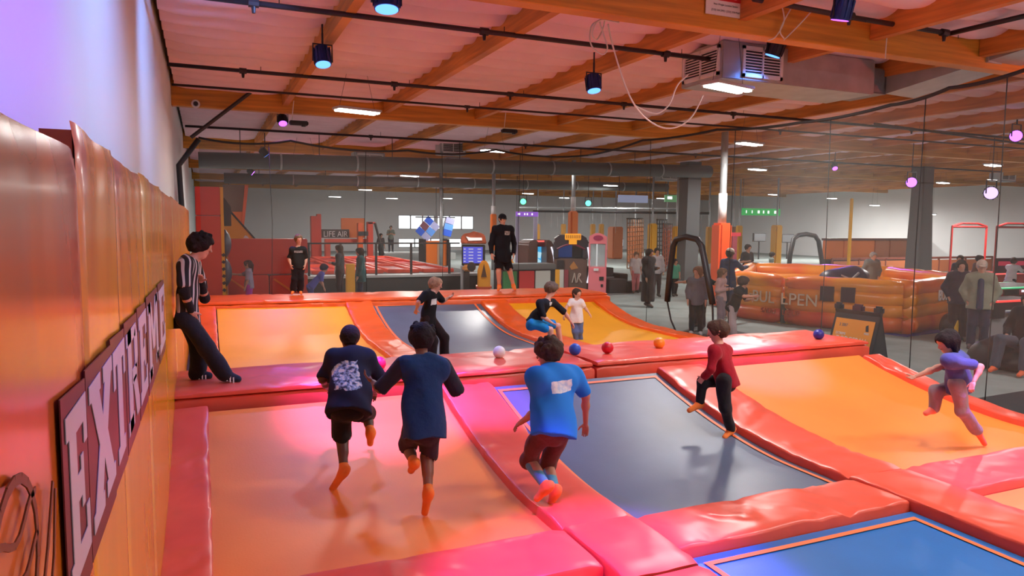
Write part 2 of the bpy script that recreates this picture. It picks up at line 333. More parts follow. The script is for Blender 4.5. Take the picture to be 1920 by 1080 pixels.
# ================================================================== PRINTED WALL MATS
def art_mat(name, near):
    m = bpy.data.materials.new(name); m.use_nodes = True; nt = m.node_tree; N = nt.nodes; L = nt.links; b = N['Principled BSDF']
    b.inputs['Roughness'].default_value = .22; b.inputs['Coat Weight'].default_value = .3; b.inputs['Coat Roughness'].default_value = .12
    tc = N.new('ShaderNodeTexCoord'); sp = N.new('ShaderNodeSeparateXYZ'); L.new(tc.outputs['Object'], sp.inputs[0])
    mp = N.new('ShaderNodeMapping'); mp.inputs['Scale'].default_value = (1, .9, .5); L.new(tc.outputs['Object'], mp.inputs[0])
    n = N.new('ShaderNodeTexNoise'); n.inputs['Scale'].default_value = 1.6; n.inputs['Detail'].default_value = 4; L.new(mp.outputs[0], n.inputs['Vector'])
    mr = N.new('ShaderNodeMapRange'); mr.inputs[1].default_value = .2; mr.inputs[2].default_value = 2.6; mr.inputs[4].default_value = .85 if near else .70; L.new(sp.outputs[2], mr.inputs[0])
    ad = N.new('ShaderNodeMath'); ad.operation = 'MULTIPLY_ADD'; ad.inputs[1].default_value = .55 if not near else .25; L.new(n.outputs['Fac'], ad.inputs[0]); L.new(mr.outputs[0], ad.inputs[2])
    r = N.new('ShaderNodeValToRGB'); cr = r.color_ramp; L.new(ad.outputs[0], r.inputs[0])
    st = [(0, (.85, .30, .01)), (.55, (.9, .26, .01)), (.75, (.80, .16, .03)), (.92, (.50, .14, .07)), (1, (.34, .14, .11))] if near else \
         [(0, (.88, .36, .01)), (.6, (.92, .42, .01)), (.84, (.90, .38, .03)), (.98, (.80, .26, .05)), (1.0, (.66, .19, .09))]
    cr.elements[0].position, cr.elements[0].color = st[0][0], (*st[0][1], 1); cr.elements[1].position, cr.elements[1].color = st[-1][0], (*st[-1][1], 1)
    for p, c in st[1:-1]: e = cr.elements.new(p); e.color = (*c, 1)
    # yellow drips and red sprayed patches of the print
    n2 = N.new('ShaderNodeTexNoise'); n2.inputs['Scale'].default_value = 3.2; n2.inputs['Detail'].default_value = 2
    mp2 = N.new('ShaderNodeMapping'); mp2.inputs['Scale'].default_value = (1, .8, .3); L.new(tc.outputs['Object'], mp2.inputs[0]); L.new(mp2.outputs[0], n2.inputs['Vector'])
    r2 = N.new('ShaderNodeValToRGB'); r2.color_ramp.elements[0].position = .55; r2.color_ramp.elements[1].position = .64
    L.new(n2.outputs['Fac'], r2.inputs[0]); mx = N.new('ShaderNodeMixRGB'); mx.inputs[2].default_value = (.80, .42, .015, 1) if not near else (.78, .16, .02, 1)
    ml = N.new('ShaderNodeMath'); ml.operation = 'MULTIPLY'; ml.inputs[1].default_value = .5; L.new(r2.outputs[0], ml.inputs[0])
    L.new(ml.outputs[0], mx.inputs[0]); L.new(r.outputs[0], mx.inputs[1]); L.new(mx.outputs[0], b.inputs['Base Color'])
    nb = N.new('ShaderNodeTexNoise'); nb.inputs['Scale'].default_value = 2.2; mp3 = N.new('ShaderNodeMapping'); mp3.inputs['Scale'].default_value = (1, 1.3, .5)
    L.new(tc.outputs['Object'], mp3.inputs[0]); L.new(mp3.outputs[0], nb.inputs['Vector']); bp = N.new('ShaderNodeBump'); bp.inputs['Strength'].default_value = .3; bp.inputs['Distance'].default_value = .02
    L.new(nb.outputs['Fac'], bp.inputs['Height']); L.new(bp.outputs[0], b.inputs['Normal'])
    return m
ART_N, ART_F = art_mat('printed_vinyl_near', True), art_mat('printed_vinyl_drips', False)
def wall_mat(y0, y1, top, x, label, m, seed, flat=.3):
    t = thing('wall_mat', label, 'wall mat', (x, 0, 0))
    def f(u, v):
        y = y0+(y1-y0)*u; z = .02+(top-.02)*v; e = min(u, 1-u)*(y1-y0)
        d = .0035*nz((0, y*4, z*.8), 1, seed)*(v**3) + .002*math.sin(y*17+math.sin(z*2+seed)*2)*v**4*flat - max(0, .03-e)**2*8 - max(0, v-.985)**2*40
        return (d, y, z - .012*math.sin(PI*u)*(v**8)*flat - .006*(v**8)*nz((y*3, seed, 1), 1, 2))
    sh = link('printed_cover', grid_mesh('printed_cover', 24, 40, f), m, t)
    MB().b2((-.085, y0+.004, .02), (-.012, y1-.004, top-.02)).obj('foam_core', mat('mat_side_rust', (.42, .07, .015), .5), t)
    return t
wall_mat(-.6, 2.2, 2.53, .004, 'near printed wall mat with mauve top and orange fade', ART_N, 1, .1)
yy = [2.2, 3.05, 4.35, 6.2, 8.3, 10.6, 13.0, 15.4, 17.9]
wn = ['bulging top corner, just behind the near mat', 'letters T and R', 'letters E and M', 'last letter E, against which the referee leans', 'amber drips just past the referee', 'amber drips, second past the referee', 'amber drips, third past the referee', 'amber drips, farthest one']
for i in range(8):
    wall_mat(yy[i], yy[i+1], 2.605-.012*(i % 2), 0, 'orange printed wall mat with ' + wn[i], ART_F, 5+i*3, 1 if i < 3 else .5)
# lettering printed on the mats: one flat banner of seven letters
ltr = {
 'E': [[(0, 0), (1, 0), (1, .30), (.82, .30), (.82, .16), (.44, .16), (.44, .42), (.62, .42), (.62, .34), (.76, .34), (.76, .66), (.62, .66), (.62, .58), (.44, .58), (.44, .84), (.82, .84), (.82, .70), (1, .70), (1, 1), (0, 1), (0, .86), (.12, .86), (.12, .14), (0, .14)]],
 'X': [[(0, 0), (.44, 0), (.44, .12), (.38, .12), (.5, .34), (.62, .12), (.56, .12), (.56, 0), (1, 0), (1, .12), (.93, .12), (.68, .5), (.93, .88), (1, .88), (1, 1), (.56, 1), (.56, .88), (.62, .88), (.5, .66), (.38, .88), (.44, .88), (.44, 1), (0, 1), (0, .88), (.07, .88), (.32, .5), (.07, .12), (0, .12)]],
 'T': [[(.18, 0), (.82, 0), (.82, .13), (.68, .13), (.68, .86), (.84, .86), (.84, .68), (1, .68), (1, 1), (0, 1), (0, .68), (.16, .68), (.16, .86), (.32, .86), (.32, .13), (.18, .13)]],
 'R': [[(0, 0), (.48, 0), (.48, .13), (.4, .13), (.4, .87), (0, .87)][:0] or [(.1, .0), (.4, 0), (.4, 1), (.1, 1)], [(0, 0), (.48, 0), (.48, .13), (0, .13)], [(0, .87), (.78, .87), (.78, 1), (0, 1)], [(.66, .56), (.84, .5), (.96, .62), (.96, .86), (.84, 1), (.66, .9)], [(.36, .42), (.8, .42), (.84, .57), (.36, .57)], [(.46, .46), (.74, .46), (1, .14), (1, 0), (.72, 0)]],
 'M': [[(0, 0), (.32, 0), (.32, .13), (0, .13)], [(.06, 0), (.26, 0), (.26, 1), (.06, 1)], [(.74, 0), (.94, 0), (.94, 1), (.74, 1)], [(.68, 0), (1, 0), (1, .13), (.68, .13)], [(0, 1), (0, .88), (.2, .88), (.4, .3), (.6, .3), (.8, .88), (1, .88), (1, 1), (.7, 1), (.5, .55), (.3, 1)]]}
spans = [('E', 1.80, 2.09), ('X', 2.15, 2.66), ('T', 2.72, 3.1), ('R', 3.17, 3.68), ('E', 3.76, 4.22), ('M', 4.34, 5.25), ('E', 5.38, 6.1)]
ban = thing('wall_lettering', 'pale lavender EXTREME lettering with maroon shadow printed on the orange wall', 'lettering', (.004, 0, 0))
M_LAV = mat('print_lavender', (.62, .56, .66), .35); M_MAR = mat('print_maroon', (.13, .02, .03), .4)
for ch, a, b in spans:
    zb_, zt_ = 1.535-.02*(a-1.8), 1.925-.012*(a-1.8); wd = (b-a)*.97; e = .03
    xx_ = .008 if a < 2.2 else .005; a, b = a*.97, b*.97
    MB().prism([(a-e, zb_-.06), (b+e*.6, zb_-.075), (b+e*.6, zt_+.03), (a-e, zt_+.05)], (.003, 0, 0), (xx_, 0, 0), (0, 1, 0), (0, 0, 1)).obj('letter_shadow', M_MAR, ban)
    lm_ = MB()
    for pl in ltr[ch]: lm_.prism([(a+p[0]*wd, zb_+p[1]*(zt_-zb_)) for p in pl], (.002, 0, 0), (xx_+.004, 0, 0), (0, 1, 0), (0, 0, 1))
    o = lm_.obj('letter', M_LAV, ban); o['label'] = 'letter ' + ch
scr = MB()
def stroke(pts, wd=.018):
    for (p, q) in zip(pts, pts[1:]):
        d = (Vector(q)-Vector(p)); n_ = Vector((-d.y, d.x)).normalized()*wd/2
        scr.prism([(p[0]-n_.x, p[1]-n_.y), (q[0]-n_.x, q[1]-n_.y), (q[0]+n_.x, q[1]+n_.y), (p[0]+n_.x, p[1]+n_.y)], (.003, 0, 0), (.014, 0, 0), (0, 1, 0), (0, 0, 1))
cc = (1.30, 1.80)
stroke([(cc[0]+.15*math.cos(a*.3), cc[1]+.14*math.sin(a*.3)) for a in range(-6, 17)])
for k in range(3): stroke([(cc[0]-.1+.25*i/8, cc[1]-.09+k*.075+.02*math.sin(i*.8+k)) for i in range(9)], .012)
stroke([(cc[0]+.12, 1.62), (1.53, 1.74), (1.60, 1.84)], .014); stroke([(1.50, 1.60), (1.58, 1.70), (1.62, 1.82)], .012)
tagp(scr.obj('wall_drawing', mat('print_brown', (.16, .05, .02), .4)), 'brown sprayed ball drawing printed low on the near wall mat', 'drawing')
# ================================================================== NETS
mn = bpy.data.materials.new('net_fine'); mn.use_nodes = True; nt = mn.node_tree
b_ = nt.nodes['Principled BSDF']; b_.inputs['Base Color'].default_value = (.15, .165, .16, 1); b_.inputs['Roughness'].default_value = 1; b_.inputs['Specular IOR Level'].default_value = 0
tr_ = nt.nodes.new('ShaderNodeBsdfTransparent'); mx_ = nt.nodes.new('ShaderNodeMixShader'); mx_.inputs[0].default_value = .31
nt.links.new(tr_.outputs[0], mx_.inputs[1]); nt.links.new(b_.outputs[0], mx_.inputs[2]); nt.links.new(mx_.outputs[0], nt.nodes['Material Output'].inputs[0])
def net(label, tops, zlow, hang, nv):
    """tops: top rope support points; the rope sags between them"""
    t = thing('safety_net', label, 'net', (tops[0].x, tops[0].y, 0)); o = Vector((tops[0].x, tops[0].y, 0)); pl = []
    for a, b in zip(tops, tops[1:]):
        for k in range(9):
            u = k/8; p = a.lerp(b, u); p.z -= hang*4*u*(1-u)
            if k < 8 or b is tops[-1]: pl.append(p-o)
    MB().tube(pl, .026, 6).obj('top_rope', M_NETR, t, smooth=True)
    n = len(pl)-1
    link('netting', grid_mesh('netting', n, 6, lambda u, v: (pl[round(u*n)].x, pl[round(u*n)].y, zlow+(pl[round(u*n)].z-zlow)*v)), mn, t)
    for k in range(1, nv+1):
        p = pl[round(n*k/(nv+1))]; q = Vector((p.x, p.y, zlow)); md = (p+q)/2 + Vector((.05, .02, 0))*(1 if k % 2 else -1)
        MB().tube([p, p.lerp(md, .6), md, md.lerp(q, .6), q], .007, 5).obj('side_rope', M_NETR, t, smooth=True)
    return t
net('black safety net with scalloped top rope behind the far barrier', [aty(372, 258, 17.25), aty(545, 264, 17.25), aty(765, 282, 17.25), aty(930, 281, 17.25), aty(1105, 291, 17.25)], .45, .10, 4)
sn = [atx(1105, 291, 9.75), atx(1205, 263, 9.7), atx(1345, 243, 9.65), atx(1500, 230, 9.6), atx(1670, 197, 9.55), atx(1780, 165, 9.5), atx(1930, 128, 9.5)]
sn.append(Vector((9.5, 3.2, sn[-1].z))); sn.append(Vector((9.5, .5, sn[-1].z)))
net('black safety net along the open right side of both courts', sn, .02, .035, 6)
# black hoop doorway in the side net
t = thing('net_doorway', 'black padded hoop doorway in the side net beside the waiting children', 'doorway')
hp = [atx(1276, 642, 9.62), atx(1258, 600, 9.62), atx(1251, 565, 9.62), atx(1256, 510, 9.62), atx(1262, 462, 9.62), atx(1268, 449, 9.62), atx(1287, 444, 9.62), atx(1308, 449, 9.62), atx(1316, 462, 9.62), atx(1327, 520, 9.62), atx(1336, 570, 9.62), atx(1338, 640, 9.62)]
MB().tube(hp[2:11], .065, 8).obj('padded_hoop', M_BLK, t, smooth=True)
MB().tube(hp[:3], .02, 6).obj('tie_strap', M_NETR, t); MB().tube(hp[10:], .02, 6).obj('tie_strap', M_NETR, t)
t = thing('net_doorway', 'black padded hoop doorway standing behind the inflatable ring', 'doorway')
MB().tube([aty(x, y, 21.5) for x, y in ((1476, 548), (1481, 480), (1488, 448), (1497, 441), (1512, 439), (1528, 442), (1535, 452), (1541, 490), (1545, 548))], .09, 8).obj('padded_hoop', M_BLK, t, smooth=True)
# ================================================================== BALLS
def ball(px, py, col, label, r=.077, z=.70):
    p = atz(px, py, z+r)
    o = MB().lathe([(max(.002, r*math.sin(PI*k/14)), -r*math.cos(PI*k/14)) for k in range(15)], (0, 0, 0), 20).obj('dodgeball', mat('ball_'+label.split()[0], col, .38, bump=.15, bscale=60), None, smooth=True, loc=p)
    return tagp(o, label, 'ball', 'dodgeballs on the divider')
ball(936, 660, (.85, .82, .80), 'white dodgeball on the divider')
ball(1078, 655, (.02, .10, .62), 'bright blue dodgeball between the white and red ones')
ball(1139, 652, (.65, .01, .03), 'red dodgeball beside the bright blue one')
ball(1236, 643, (.95, .30, .02), 'orange dodgeball near the hoop doorway')
ball(1535, 627, (.03, .03, .28), 'dark blue dodgeball at the right end of the divider')
ball(711, 681, (.75, .01, .12), 'crimson dodgeball glimpsed between the two boys')
# ================================================================== floor mats
M_RUB = mat('rubber_black', (.022, .022, .025), .7)
def fmat(pts, label):
    mb = MB().prism([(p.x, p.y) for p in pts], (0, 0, .02), (0, 0, .001), (1, 0, 0), (0, 1, 0))
    tagp(mb.obj('floor_mat', M_RUB), label, 'mat')
fmat([Vector((9.45, 8.6, 0)), Vector((11.0, 8.9, 0)), Vector((11.2, 12.9, 0)), Vector((9.45, 12.9, 0))], 'black rubber floor mat under the waiting children')
fmat([Vector((9.3, 2.5, 0)), Vector((12.6, 2.5, 0)), atz(1920, 735, 0), atz(1815, 752, 0), Vector((9.3, 6.4, 0))], 'black rubber floor mat at the right edge beside the near court')
# ================================================================== CEILING FITTINGS
M_LED = emis('led_white', (1, .97, .93), 14)
M_HOUS = mat('lamp_housing', (.5, .5, .5), .5)
def area(par, loc, e, sx, sy, col=(1, .95, .9)):
    l = bpy.data.lights.new('lamp_light', 'AREA'); l.shape = 'RECTANGLE'; l.size = sx; l.size_y = sy; l.energy = e; l.color = col
    o = bpy.data.objects.new('lamp_light', l); COL.objects.link(o); o.parent = par; o.location = loc; return o
def highbay(p, label, e=1., group=None, rz=.25, up=0):
    t = thing('high_bay_light', label, 'light', p, rz, group)
    MB().box((0, 0, .03), (.92, .34, .05)).obj('housing', M_HOUS, t, bevel=.01)
    for s in (-1, 1): MB().box((0, s*.085, -.01), (.86, .10, .03)).obj('led_strip', M_LED, t, bevel=.008)
    for s in (-1, 1): MB().tube([(s*.38, 0, .05), (s*.2, 0, 5.36-p[2])], .004, 4).obj('hanger_wire', M_STEEL, t)
    if e: area(t, (0, 0, -.06), HB_W*e, .9, .34)
    if up: area(t, (0, 0, .09), HB_W*up, .9, .34).rotation_euler = (PI, 0, 0)  # added upward light, only there to brighten the ceiling
    return t
HB = [((1365, 165), 'bright twin-strip ceiling light just under the air duct', 1.2), ((670, 209), 'twin-strip ceiling light hanging against the long girder above the far court', .9),
 ((927, 283), 'twin-strip ceiling light at the net top above the staff member', 1.3), ((570, 296), 'twin-strip ceiling light left, just below the net rope', 1.3),
 ((1405, 270), 'twin-strip ceiling light beside the tall white and orange column', 1.3), ((1420, 318), 'twin-strip ceiling light below the one beside the tall column', 1.5),
 ((1862, 310), 'twin-strip ceiling light near the right edge of the picture', 1.5), ((1768, 343), 'twin-strip ceiling light left of the purple lamp at far right', 1.5)]
for i, (q, lb, e) in enumerate(HB): highbay(atz(*q, 4.55) if i else aty(*q, 8.95), lb, e*(1 if i < 2 else 1.5 if i < 6 else 3.5), up=0)
FAR = [(520, 335), (768, 330), (897, 350), (1068, 323), (1145, 348), (1450, 365), (685, 356), (628, 369), (735, 372), (1640, 385), (838, 372), (990, 363), (1058, 371), (1240, 372), (1745, 402), (1300, 358), (1560, 372)]
FL = ['high above the red tower', 'left of the far windows, above the blue banners', 'above the racing arcade machine', 'right of centre above the ride cabin', 'above the pink claw machine', 'above the green lit sign', 'left of the one above the blue banners', 'highest left of the far platform person', 'above the far platform person', 'left of the dark tapering pillar', 'just above the hanging banners', 'above the purple sign', 'above the orange column by the ride cabin', 'above the lilac lit panel', 'right of the dark tapering pillar', 'above the broad grey pillar', 'above the thin yellow pole']
for i, q in enumerate(FAR):
    p = atz(*q, 4.55); k = min(1, 41/max(p.x, 1), 55/max(p.y, 1))
    highbay(CAMP+(p-CAMP)*k, 'small distant ceiling strip light '+FL[i], 3.4 if i in (1, 2, 4, 5, 6, 9, 11, 13, 16) else 0, 'distant ceiling lights')
OUT = [(6.0, 3.6), (8.6, 3.0), (7.4, -1.5), (9.5, -3.5), (13.5, 5.2), (18.5, 4.0), (13, -2)]
for i, (x, y) in enumerate(OUT): highbay(Vector((x, y, 4.6)), 'ceiling strip light outside the picture, above '+('the near orange trampoline', 'the right near trampoline', 'the viewer', 'the hall behind the viewer', 'the right edge seat', 'the far right floor', 'the rear right hall')[i], .78, 'lights above the near court', up=.3)
# coloured stage lamps
M_PARB = mat('par_body_blue', (.01, .03, .16), .4, metal=.3); M_PARK = mat('par_body_black', (.015, .015, .03), .4)
def par(p, label, col, aim=None, size=1., W=1., lens=3.2, body=None, mount=None, cone=75):
    t = thing('stage_lamp', label, 'stage lamp', p); r = .105*size
    a = (Vector(aim)-p).normalized() if aim is not None else Vector((0, 0, -1)); q = a.to_track_quat('Z', 'Y').to_matrix()
    mb = MB().lathe([(.03*size, -.2*size), (r*.8, -.18*size), (r, -.08*size), (r, .06*size), (r*.93, .06*size)], n=18)
    for i in range(10): mb.box((r*1.0*math.cos(i*PI/5), r*1.0*math.sin(i*PI/5), -.06*size), (.02*size, .02*size, .2*size), rz=i*PI/5)
    mb.v = [tuple(q @ Vector(v)) for v in mb.v]; mb.obj('lamp_body', body or M_PARB, t)
    ln = MB().lathe([(r*.9, .052*size), (r*.9, .066*size), (.01, .07*size)], n=18); ln.v = [tuple(q @ Vector(v)) for v in ln.v]
    ln.obj('lens', emis('lens_'+str(col)+str(lens), col, lens), t)
    yk = MB().tube([(-r*1.15, 0, -.02), (-r*1.15, 0, .2*size), (r*1.15, 0, .2*size), (r*1.15, 0, -.02)], .012*size, 5)
    yk.tube([(0, 0, .2*size), (0, 0, .34*size)], .015*size, 5); yk.obj('yoke', M_PARK, t)
    mount = mount or 5.36
    if mount: MB().tube([(0, 0, .3*size), (0, 0, mount-p.z)], .014, 5).obj('hanger', M_PARK, t)
    if W:
        l = bpy.data.lights.new('lamp_light', 'SPOT'); l.energy = PAR_W*W; l.color = col; l.spot_size = math.radians(cone); l.spot_blend = .7; l.shadow_soft_size = .09*size
        o = bpy.data.objects.new('lamp_light', l); COL.objects.link(o); o.parent = t; o.location = a*.09*size
        o.rotation_euler = (-a).to_track_quat('Z', 'Y').to_euler()
    return t
BL = (.10, .28, 1.0); VI = (.42, .10, 1.0)
par(atz(725, 4, 4.62), 'large blue stage lamp cut by the top edge of the picture', BL, aim=(2.0, 6.9, .5), W=.4, size=1.25)
par(atz(605, 113, 4.75), 'blue stage lamp hanging under the second joist', BL, aim=(2.2, 9.8, .7), W=.45, size=1.15)
par(atz(1113, 163, 4.65), 'blue stage lamp right of centre under a joist', BL, aim=(6.4, 9.6, .7), W=.45, size=1.15)
par(atz(530, 228, 4.7), 'small dark violet stage lamp by the left end of the girder', VI, aim=(2.2, 15, .7), W=.5, body=M_PARK)
pl_ = aty(1452, 96, 8.85); par(pl_, 'black stage lamp shining blue onto the duct grille', BL, aim=pl_+Vector((-.10, .16, -.5)), W=.05, body=M_PARK, size=1.2, cone=110)
par(aty(1905, 255, 11.5), 'glowing violet stage lamp at the right edge', VI, aim=CAMP, W=0, size=1.4, lens=6, body=M_PARK, mount=5.36)
par(aty(1709, 342, 17), 'glowing violet stage lamp left of the distant strip light', VI, aim=CAMP, W=0, size=1.7, lens=6, body=M_PARK, mount=5.36)
par(aty(1858, 362, 15), 'glowing pale violet stage lamp lowest at far right', (.6, .4, 1), aim=CAMP, W=0, size=2.0, lens=3, body=M_PARK, mount=5.36)
par(atz(1565, 314, 4.6), 'small blue violet stage lamp above the inflatable ring', VI, aim=(20, 16, 0), W=.6, lens=5, body=M_PARK)
# more of the same lamps over the near court, above the picture
MG = (.50, .10, 1.0)
for i, (x, y, ax_, c, W, cn) in enumerate(((1.1, 2.3, (-.28, 2.7, 3.5), (.16, .09, 1.0), .30, 80), (1.5, 4.9, (-.28, 5.4, 3.3), (.18, .40, 1.0), .20, 100), (1.5, 8.5, (-.28, 10.5, 3.3), (.20, .42, 1.0), .20, 110), (2.4, 3.5, (2.6, 3.7, .2), MG, 2.2, 34), (7.0, 3.4, (7.0, 3.8, .2), MG, 1.7, 32), (1.9, 6.2, (1.9, 7.1, .55), MG, 2.4, 30), (3.3, 6.2, (2.95, 7.0, .5), MG, 2.0, 22), (7.0, 6.2, (7.0, 7.4, .6), MG, 1.8, 30))):
    par(Vector((x, y, 4.75 if y < 8 else 5.08)), 'violet stage lamp outside the picture lighting '+('the near end of the white wall', 'the middle of the white wall', 'the far end of the white wall', 'the bottom pads', 'the right edge pads', 'the divider behind the two boys', 'the pad beside the navy-shirted boy', 'the right half of the divider')[i], c, aim=ax_, W=W, cone=cn)
par(Vector((13.8, 5.2, 4.1)), 'red stage lamp outside the picture lighting the right end of the girder', (1, .05, .04), aim=(13.2, 8.6, 5.4), W=.12, cone=120)
par(atz(497, 288, 4.4), 'tiny blue lamp below the net rope at left', BL, aim=(6, 24, 0), W=0, lens=4, body=M_PARK)
par(atz(472, 323, 4.3), 'tiny violet lamp in the dim hall at left', VI, aim=(8, 30, 0), W=0, lens=12, body=M_PARK)
# sprinkler pipes
def pipe(pts, r, label, heads=()):
    t = thing('sprinkler_pipe', label, 'pipe', pts[0]); o = Vector(pts[0])
    MB().tube([Vector(p)-o for p in pts], r, 8).obj('pipe_run', M_PIPE, t, smooth=True)
    for h in heads:
        p = Vector(pts[0]).lerp(Vector(pts[-1]), h)-o
        MB().lathe([(r*1.5, -.06), (r*1.5, .06)], p, 8, 'X').lathe([(.02, -.12), (.028, -.05), (.03, 0)], p, 8).obj('sprinkler_head', M_PIPE, t)
        MB().tube([p+Vector((.3, 0, 0)), p+Vector((.3, 0, 5.1-pts[0][2]))], .006, 4).obj('hanger_rod', M_PIPE, t)
pipe([(-.2, 9.5, 5.0), (9.2, 9.5, 5.0)], .036, 'dark sprinkler pipe crossing the top of the picture', (.12, .44, .76, .93))
pipe([(-.2, 13.75, 5.0), (30, 13.75, 5.0)], .034, 'dark sprinkler pipe just in front of the long girder', (.04, .13, .21, .3, .4, .6))
pipe([(-.2, 15.6, 4.98), (30, 15.2, 4.98)], .024, 'thin dark pipe across the face of the long girder', (.2, .5))
pipe([(-.1, 21.9, 4.95), (34, 21.6, 4.95)], .034, 'dark sprinkler pipe just above the back net', (.15, .3, .5))
pipe([atz(1413, -2, 5.15), atz(1600, 33, 5.15), atz(1780, 63, 5.15)], .036, 'dark sprinkler pipe across the right end of the near girder', (.45, .97))
pipe([atz(1780, 63, 5.15), atz(1930, 28, 5.2)], .036, 'dark sprinkler pipe branch rising to the right edge', ())
pipe([atz(1640, 232, 4.9), atz(1920, 270, 4.9)], .03, 'thin violet-lit pipe in the hall at right', ())
t = thing('wall_brace', 'dark steel strut from left wall up to the long girder', 'brace', aty(358, 258, 17.3)); o = aty(358, 258, 17.3)
MB().tube([(0, 0, 0), aty(487, 160, 17.3)-o], .045, 6).obj('strut', M_STEEL, t); MB().box(aty(487, 158, 17.3)-o, (.14, .1, .16)).obj('bracket', M_STEEL, t, bevel=.01)
# post & black pad edge at the far left corner
tagp(MB().tube([(-.12, 17.98, 0.02), (-.14, 17.98, 2.4), (-.18, 17.95, 3.6), (.25, 17.9, 4.2)], .06, 8).obj('net_pole', M_BLK, smooth=True), 'black padded pole in the left corner behind the wall mats', 'pole')
# security camera
t = thing('security_camera', 'small white dome camera on the girder at left', 'camera', aty(367, 195, 17.45))
MB().lathe([(.09, 0), (.09, .04), (.05, .06)], (0, -.03, 0), 14, 'Y').obj('camera_base', M_WHITE, t); MB().lathe([(.045, -.1), (.055, -.02), (.055, .01)], (0, 0, 0), 12, 'Y').obj('camera_lens', M_BLK, t)
# small dark projector-like fixtures hanging from pipes
for (px, py, Y, lb) in ((560, 231, 17.3, 'small black spotlight bar beside the violet lamp'), (955, 246, 17.4, 'small grey sensor box hanging on a white cord')):
    p = aty(px, py, Y); t = thing('ceiling_device', lb, 'ceiling device', p)
    MB().box((0, 0, 0), (.42, .16, .1)).obj('device_body', M_BLK, t, bevel=.02); MB().tube([(-.15, 0, .04), (-.1, 0, .5)], .01, 4).obj('cord', M_CREAM, t)
    MB().lathe([(.05, 0), (.05, -.05)], (.1, -.06, -.03), 10).obj('device_lens', M_STEEL, t)
# air duct
t = thing('air_duct', 'grey sheet-metal air duct with white grilles under the near girder', 'duct', (7.8, 9.2, 4.66))
x1 = 3.3
MB().b2((0, 0, 0), (x1, 1.05, .58)).obj('duct_box', M_GREYM, t, bevel=.012)
MB().b2((x1-.02, .12, .06), (x1+.5, .95, .5)).obj('duct_collar', mat('duct_foil_dirty', (.25, .25, .26), .5, metal=.4, bump=1, bscale=14), t, bevel=.03)
dA = Vector((x1+.4, .1, .06)); dB = atz(1990, 70, 5.12)-Vector((7.8, 9.2, 4.66))
dd = (dB-dA).normalized(); ns = Vector((-dd.y, dd.x, 0)).normalized()
MB().prism([(0, 0), (.85, 0), (.85, .46), (0, .46)], dB-dA, dA, ns, (0, 0, 1)).obj('duct_branch', M_GREYM, t)
q = dA.lerp(dB, .62)
MB().prism([(-.02, -.02), (.87, -.02), (.87, .48), (-.02, .48)], dd*.05, q, ns, (0, 0, 1)).obj('duct_seam', M_GREYM, t)
def grille(par, o, ax, az, w_, h_, nrm):
    o, ax, az, nrm = Vector(o), Vector(ax), Vector(az), Vector(nrm)
    f = MB()
    for (a, b, c, d) in ((0, 0, w_, .05), (0, h_-.05, w_, h_), (0, 0, .05, h_), (w_-.05, 0, w_, h_), (w_/2-.012, 0, w_/2+.012, h_)): f.prism([(a, b), (c, b), (c, d), (a, d)], nrm*.03, o, ax, az)
    g = f.obj('grille_frame', M_WHITE, par)
    MB().prism([(.02, .02), (w_-.02, .02), (w_-.02, h_-.02), (.02, h_-.02)], nrm*.004, o, ax, az).obj('grille_back', M_BLK, g)
    n = 9; sm = MB().prism([(.05, 0), (w_-.05, 0), (w_-.05, .014), (.05, .014)], nrm*.022, (0, 0, 0), ax, az).mesh('louvre'); sm.materials.append(M_WHITE)
    for k in range(n): link('louvre', sm, None, g, o+az*(.06+(h_-.12)*k/(n-1)-.007))
grille(t, (0, .98, .06), (0, -1, 0), (0, 0, 1), .92, .46, (-1, 0, 0)); grille(t, (.38, 0, .05), (1, 0, 0), (0, 0, 1), .82, .48, (0, -1, 0))
p2 = aty(1740, 165, 11.6)
t = thing('air_duct', 'second duct end with grille, farther right behind the net rope', 'duct', p2, .2)
MB().b2((-.1, 0, -.2), (1.6, .9, .35)).obj('duct_box', M_GREYM, t, bevel=.012); grille(t, (.05, 0, -.13), (1, 0, 0), (0, 0, 1), .9, .4, (0, -1, 0))
# distant ducts and ceiling units above the net
for (a, b, Y, hh, lb) in (((372, 300), (1330, 322), 24.0, .5, 'long round grey duct running across the hall behind the net'), ((420, 334), (1250, 352), 36.0, .5, 'second, more distant grey duct across the hall')):
    A, B = aty(*a, Y), aty(*b, Y); t = thing('air_duct', lb, 'duct', A)
    MB().tube([(0, 0, 0), B-A], hh/2, 14).obj('duct_run', mat('duct_dull', (.12, .135, .135), .5, metal=.3), t, smooth=True)
    for k in range(1, 8): MB().tube([(B-A)*((k-.5)/8), (B-A)*((k-.5)/8)+Vector((0, 0, 5.36-(A+(B-A)*((k-.5)/8)).z))], .012, 4).obj('hanger_rod', M_STEEL, t); MB().lathe([(hh/2+.015, -.03), (hh/2+.015, .03)], (B-A)*(k/8), 14, 'X').obj('duct_seam', M_GREYM, t)
for i, (px, py, Y, w_, h_) in enumerate(((690, 300, 26, 1.1, .5), (845, 276, 25.5, 1.0, .6), (855, 306, 25.5, .9, .4), (1250, 330, 30, 1.1, .5), (1880, 330, 24, 1.2, .6))):
    p = aty(px, py, Y); t = thing('ceiling_unit', ['white ceiling unit left of the wide one, above the back net', 'wide pale ceiling unit hanging from the far girder', 'dark-fronted vent below the wide pale ceiling unit', 'small vent box on the far duct at right', 'vent box in the dim ceiling at far right'][i], 'vent', p)
    MB().box((0, 0, 0), (w_, .6, h_)).obj('unit_body', mat('unit_grey', (.42, .43, .43), .5), t, bevel=.01); grille(t, (-w_/2+.06, -.3, -h_/2+.05), (1, 0, 0), (0, 0, 1), w_-.12, h_-.1, (0, -1, 0))
